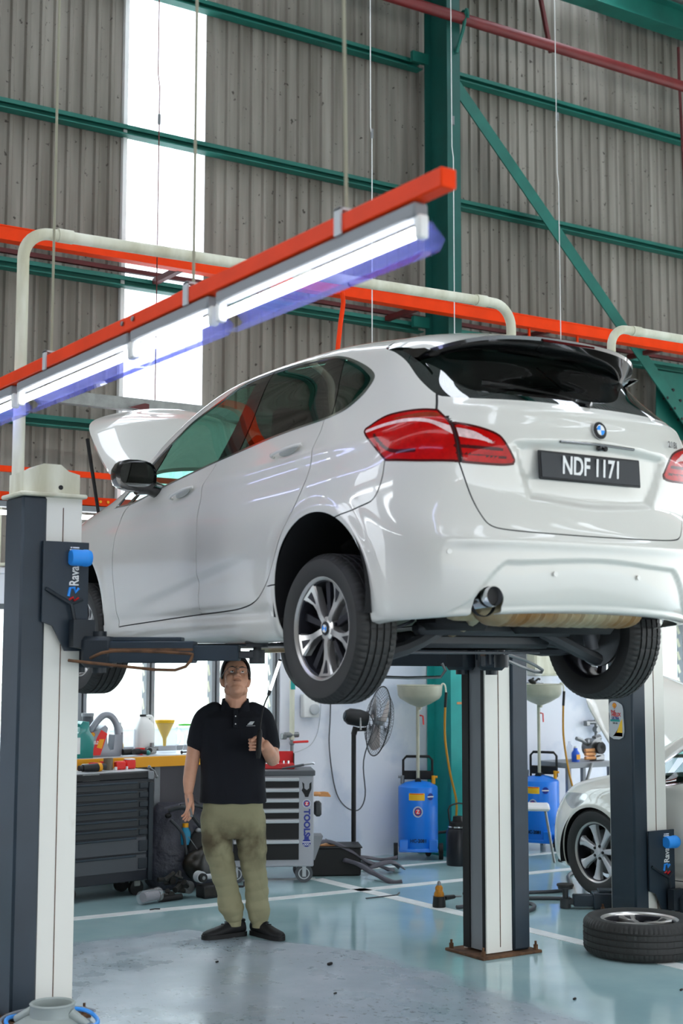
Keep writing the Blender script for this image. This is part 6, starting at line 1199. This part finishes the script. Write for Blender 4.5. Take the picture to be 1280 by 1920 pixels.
t=empty('coolant_bottle',(4.90,9.69,.33),'small blue bottle with orange cap in the mouth of the grey bag','bottle'); M().lathe([(0,0),(.038,0),(.04,.09),(.022,.125),(0,.125)],n=18).build('body','teal_blue' if 'teal_blue' in MATS else 'blue_dark',t); M().cyl((0,0,.125),(0,0,.155),.022,n=16).build('cap','orange_yel',t)
t=empty('steel_bracket',(4.95,9.58,.44),'small silver bracket clipped to the bag beside the bottle','bracket'); M().ball((0,0,0),(.025,.02,.018)).tube([(-.08,0,-.04),(-.02,0,-.12),(.02,0,-.17)],.003,6).build('clip','steel',t)
def heap_part(kind,x,y,lab,sc=1,rz=0,m='casting_dark'):
    t=empty(kind,(x,y,0),lab,'engine part',rz=rz); return t
mat('casting_dark','#33322f',.5,metal=.5,noise=(18,.5))
t=heap_part('plastic_cup',4.45,9.28,'cloudy clear plastic cup lying by the chest caster',rz=.3); M().cyl((-.12,0,.05),(.05,0,.055),.045,.050,n=20).build('cup','clear_plastic',t); M().cyl((-.10,0,.05),(.03,0,.05),.035,n=14).build('content','grey_panel',t)
t=heap_part('engine_bracket',4.62,9.36,'tangled dark alloy engine bracket in the heap of parts',rz=.2)
random.seed(5)
q=M()
for k in range(12):
    a=Vector((random.uniform(-.14,.14),random.uniform(-.07,.07),random.uniform(.02,.15))); b_=a+Vector((random.uniform(-.09,.09),random.uniform(-.05,.05),random.uniform(-.04,.05))); b_.z=max(b_.z,.015); q.tube([a,b_],random.uniform(.010,.022),8)
    if k%3==0: q.cyl(a+Vector((0,-.02,0)),a+Vector((0,.02,0)),.028,n=14)
q.build('casting','casting_dark',t); M().cyl((.15,-.03,.07),(.15,.03,.07),.045,n=18).cyl((.15,-.035,.07),(.15,.035,.07),.025,n=14).build('boss','steel',t); M().cyl((-.14,-.05,.022),(.05,-.06,.022),.022,n=12).build('sleeve','black',t)
t=heap_part('drive_unit',4.90,9.30,'black finned control unit under the pale link arm',rz=.1); q=M(); q.box((0,0,.045),(.16,.12,.09),.008); q.box((.15,.03,.05),(.14,.10,.08),.008)
for k in range(6): q.box((.09+.022*k,-.022,.045),(.008,.012,.075)); 
q.build('case','plastic_black',t); M().box((-.02,-.061,.045),(.12,.004,.06),.002).build('grey_plate','casting_dark',t); M().tube([(.20,0,.06),(.28,-.02,.05),(.32,.02,.07)],.008,8,sub=3).build('lead','black',t)
t=empty('link_arm',(4.92,9.30,.10),'pale grey link arm with two rubber bushes on top of the heap','engine part',rz=.05); q=M(); q.box((0,0,.045),(.16,.045,.035),.012); q.cyl((-.10,-.03,.05),(-.10,.03,.05),.040,n=20); q.cyl((.10,-.05,.045),(.10,.05,.045),.045,n=20); q.build('arm_casting','grey_light',t)
for x in (-.10,.10): M().cyl((x,-.054,.047),(x,-.02,.047),.032,n=18).build('bush','black',t); M().cyl((x,-.058,.047),(x,-.02,.047),.013,n=12).build('bush_sleeve','steel',t)
t=empty('plastic_clip',(4.30,9.02,0),'small bent black clip on the white line','clip'); M().tube([(0,0,.006),(.04,.01,.006),(.07,-.01,.006)],.005,6).build('clip','black',t)
# charger / power tool and hoses on the floor
t=empty('cordless_tool',(6.04,8.07,0),'yellow and black cordless power tool standing on the white floor line','power tool'); t.scale=(.85,.85,.66); M().lathe([(0,0),(.052,0),(.055,.02),(.048,.11),(.055,.115),(0,.115)],n=24).build('battery_base','plastic_black',t); M().lathe([(.040,.11),(.042,.14),(.030,.17),(.032,.20),(.022,.225),(0,.225)],n=20).build('yellow_body','tool_yellow' if 'tool_yellow' in MATS else 'orange_yel',t); M().lathe([(.014,.22),(.016,.25),(.008,.27),(0,.27)],n=12).build('nose','steel',t); M().cyl((.05,.0,.09),(.17,.03,.085),.028,.022,n=14).build('grip','plastic_black',t); M().cyl((.17,.03,.085),(.26,.05,.075),.010,n=10).build('coupling','steel',t)
t=empty('steel_rod',(5.95,8.62,.0),'thin dark rod lying on the floor left of the power tool','rod'); M().tube([(-.15,.0,.006),(.12,.0,.006),(.2,.08,.006)],.005,6).build('rod','grey_dark',t)
t=empty('air_hose',(0,0,0),'dark air hose looping over the floor towards the second car','hose'); M().tube([(6.30,8.13,.065),(6.45,8.14,.02),(6.8,8.2,.013),(7.15,8.1,.013),(7.4,8.25,.013),(7.7,8.6,.013),(7.9,8.75,.013)],.013,8,sub=6).tube([(6.0,7.50,.013),(6.25,7.52,.013),(6.5,7.62,.013),(6.62,7.80,.013),(6.4,7.92,.013),(6.1,7.95,.013)],.013,8,sub=6).tube([(6.0,7.72,.013),(6.3,7.85,.013),(6.7,7.98,.013),(7.0,7.80,.013)],.013,8,sub=6).build('hose','grey_dark',t)
# small debris on the floor in front
for k,(px,py,s,lab) in enumerate(((4.40,6.90,.018,'small black block on the floor in front of the man'),(4.05,6.3,.010,'black crumb on the floor left of the block'),(3.9,7.3,.010,'black crumb on the dusty floor before his left shoe'),(5.0,5.55,.012,'black crumb on the glossy floor near the bottom edge'),(5.6,5.4,.012,'black crumb below the floor wheel'))):
    t=empty('debris',(px,py,0),lab,'debris'); M().box((0,0,s*.4),(s*2.2,s,s*.8),s*.2,rot=(0,0,.5)).build('lump','black',t)
# ---------------- foreground: wheel on the floor, pail ----------------
FW=empty('floor_wheel',(6.10,6.20,0),'car wheel lying flat on the floor by the next lift post','wheel'); w_=wheel(FW,(0,0,.108),tilt=(0,-PI/2,0),name='wheel'); 
for o in list(w_.children):
    o.parent=FW; o.matrix_basis=Matrix.Translation((0,0,.108))@Matrix.Rotation(-PI/2,4,'Y')@Matrix.Rotation(.5,4,'X')
bpy.data.objects.remove(w_)
pb=empty('drain_pail',(2.46,6.14,0),'grey plastic funnel-topped oil pan with a blue rim at the foot of the left post','drain pan')
pb.scale=(.86,.86,.86); mat('pail_grey','#98a09c',.42)
M().lathe([(0,0),(.20,0),(.22,.03),(.222,.09),(.20,.11),(.14,.145),(.115,.155),(.112,.205),(.118,.215),(.110,.222),(.100,.215),(.098,.165),(0,.15)],n=48).build('pan_body','pail_grey',pb)
for a in (-.9,2.3): M().cyl((.11*math.cos(a),.11*math.sin(a),.17),(.205*math.cos(a),.205*math.sin(a),.12),.028,.022,n=14).build('spout_rib','pail_grey',pb)
M().tube([(.232*math.cos(a),.232*math.sin(a),.125+.012*math.sin(3*a)) for a in np.linspace(0,2*PI,40,endpoint=False)],.011,8,closed=True).build('blue_rim','blue_bright',pb); M().tube([(.262*math.cos(a),.262*math.sin(a),.135) for a in np.linspace(.2,PI+.3,30)],.008,8).build('rim_handle','grey_mid',pb)
# ---------------- second car in the next bay, nose to the wall ----------------
mat('paint_pearl','#e6e4da',.35,coat=1); mat('lamp_clear','#b9bcbc',.15,coat=1,metal=.3)
c2=empty('parked_car',(8.08,5.262,-.02),'pearl white car parked beyond the next lift post with its bonnet up','car'); 
K2=Matrix.Diagonal((.945,.955,.95,1))
RM={'paint_white':'paint_pearl','glass_dark':'lamp_clear'}
for ch in list(car.children):
    base=ch.name.split('.')[0]
    if base in ('body_shell','rear_bumper','tailgate','rear_door','front_door','window_trim','pillar_black','front_window','rear_side_window','quarter_window','front_quarter_window','headlight','rear_window','windscreen','panel_gap','bonnet','wheel_well','underbody','cabin_floor','dashboard','car_seat','engine_cover','tail_lamp','tailgate_lamp','door_handle'):
        o=copy_tree(ch,c2); o.matrix_parent_inverse=Matrix.Identity(4); mb=ch.matrix_basis.copy()
        if base=='bonnet': mb=Matrix.Translation((0,2.42,1.06))@Matrix.Rotation(math.radians(60),4,'X')@Matrix.Translation((0,-2.45,-1.03))
        o.matrix_basis=K2@mb
        for q in [o]+list(o.children_recursive):
            if q.type=='MESH' and q.data.materials and q.data.materials[0] and q.data.materials[0].name in RM:
                q.material_slots[0].link='OBJECT'; q.material_slots[0].material=MATS[RM[q.data.materials[0].name]]
# silver seven-spoke wheels
def rim7():
    f=M(); rad=lambda r,a,x:Vector((x,r*math.cos(a),r*math.sin(a)))
    for k in range(7):
        a0=2*PI*k/7+.1; V_=[];F=[]
        for (r,w,x) in ((.045,.36,.055),(.09,.22,.058),(.14,.165,.060),(.185,.165,.062),(.208,.21,.066)):
            V_+=[rad(r,a0-w,x-.008),rad(r,a0-w*.6,x),rad(r,a0+w*.6,x),rad(r,a0+w,x-.008),rad(r,a0+w,x-.04),rad(r,a0-w,x-.04)]
        for i in range(4):
            for j in range(6): F.append((i*6+j,i*6+(j+1)%6,(i+1)*6+(j+1)%6,(i+1)*6+j))
        f.add(V_,F)
    f.lathe([(0,.06),(.03,.06),(.05,.056),(.058,.03)],ax=(1,0,0),n=28); return f.mesh('spokes7','alloy_silver',angle=28)
mat('alloy_silver','#d2d4d8',.3,metal=.25); R7m=rim7()
nuts=M()
for k in range(5): a=2*PI*k/5; nuts.cyl((.052,.046*math.cos(a),.046*math.sin(a)),(.066,.046*math.cos(a),.046*math.sin(a)),.011,n=6)
nm_=nuts.mesh('wheel_nuts','black'); capm=M().lathe([(0,.068),(.022,.066),(.026,.060)],ax=(1,0,0),n=20).mesh('centre_cap','alloy_silver')
for s in (-1,1):
    for yc in (0,2.67*.955):
        w=empty('wheel',(s*.735,yc,.335),rz=PI if s<0 else 0); w.parent=c2; w.scale=(.95,.965,.965)
        link('tyre',TY,w); link('spokes',R7m,w); link('wheel_nuts',nm_,w); link('centre_cap',capm,w)
        for nme,me in RIM:
            if nme in('rim_barrel','rim_lip','brake_disc'): link(nme,me,w)
M().cyl((-.62,2.35,.80),(-.66,2.52,1.35),.007,n=8).build('bonnet_stay','black',c2)
# table with stripped parts between the bays
tb=empty('parts_table',(9.12,10.06,0),'grey steel table with stripped engine parts against the wall by the right window','table')
M().box((0,0,.745),(.56,.42,.05),.004).build('table_top','table_grey' if 'table_grey' in MATS else 'grey_mid',tb); 
for sx_ in (-1,1):
    for sy_ in (-1,1): M().box((sx_*.255,sy_*.18,.36),(.04,.04,.72),.003).build('leg','grey_mid',tb)
M().box((0,0,.22),(.54,.40,.03),.004).build('lower_shelf','grey_mid',tb)
t=empty('fluid_bottle',(9.02,9.95,.77),'small blue fluid bottle with orange label on the grey table','bottle'); M().lathe([(0,0),(.036,0),(.038,.08),(.020,.105),(.018,.125),(0,.125)],n=18).build('body','blue_lab',t); M().box((0,-.0385,.045),(.045,.003,.045),.001).build('label','orange_yel',t); M().cyl((0,0,.125),(0,0,.14),.016,n=14).build('cap','white',t)
t=empty('alternator',(9.28,9.98,.77),'alloy alternator with a black pulley on the grey table','engine part'); q=M(); q.cyl((0,-.05,.12),(0,.08,.12),.085,n=24).cyl((-.10,0,.18),(-.02,0,.14),.03,n=12).cyl((.02,.02,.20),(.09,.02,.21),.03,n=12).box((.03,0,.03),(.12,.1,.06),.01).tube([(-.22,0,.21),(-.15,0,.19),(-.08,0,.15)],.018,8); q.build('casting','steel',t); M().lathe([(0,-.06),(.05,-.06),(.055,-.075),(.05,-.085),(.055,-.10),(.03,-.10),(0,-.09)],o=(0,0,.12),ax=(0,1,0),n=24).build('pulley','black',t)
t=empty('coil_spring_part',(9.14,9.93,.77),'copper-coloured banded cylinder lying beside the alternator','engine part'); q=M()
for k in range(3): q.cyl((-.02,0,.03+.035*k),(.10,0,.03+.035*k),.016,n=12)
q.build('cylinders','glove',t)
t=empty('small_bottle',(9.04,10.05,.77),'tall clear bottle behind the blue one on the grey table','bottle'); M().lathe([(0,0),(.03,0),(.03,.13),(.012,.16),(.012,.18),(0,.18)],n=16).build('body','clear_plastic',t)
t=empty('steel_torch',(9.08,9.83,.60),'silver tube hanging over the edge of the grey table','tool'); M().cyl((-.05,0,-.03),(.03,0,.16),.016,.013,n=14).lathe([(.018,0),(.022,.03),(0,.032)],o=(-.05,0,-.03),ax=(-.05,0,-.12),n=14).build('tube','steel',t)
t=empty('air_pipe',(9.70,10.40,0),'grey air pipe with tap dropping beside the right window','pipe'); M().tube([(0,0,2.3),(0,0,.92)],.017,12).tube([(-.06,0,2.3),(-.06,0,1.2)],.010,8).build('riser','steel',t); M().cyl((-.10,0,1.10),(.05,0,1.10),.02).box((-.12,0,1.09),(.05,.05,.05),.006).cyl((0,-.04,1.03),(0,.02,1.03),.03).build('tap_body','steel',t); M().tube([(.03,-.02,1.05),(.09,-.03,1.06),(.15,-.03,1.10)],.006,6).build('tap_lever','orange_yel',t)
t=empty('control_box',(9.0,10.42,1.72),'cream control box on the wall behind the free-standing lift post','box'); M().box((0,-.05,0),(.30,.12,.34),.010).build('case','cream',t); M().box((0,-.112,0),(.26,.006,.30),.004).build('cover','cream',t)
t=empty('orange_strip',(8.72,10.43,1.56),'short orange strip on the wall under the control box','strip'); M().box((0,-.01,0),(.035,.012,.20),.003).build('strip','redor',t)
t=empty('drain_tray_jug',(8.80,10.26,1.49),'clear plastic jug on the wall bracket behind the right drainer bowl','jug'); M().lathe([(0,0),(.07,0),(.075,.12),(.07,.125)],n=20).build('jug_wall','clear_plastic',t); M().box((0,.08,-.01),(.18,.22,.02),.003).build('bracket_shelf','grey_mid',t)
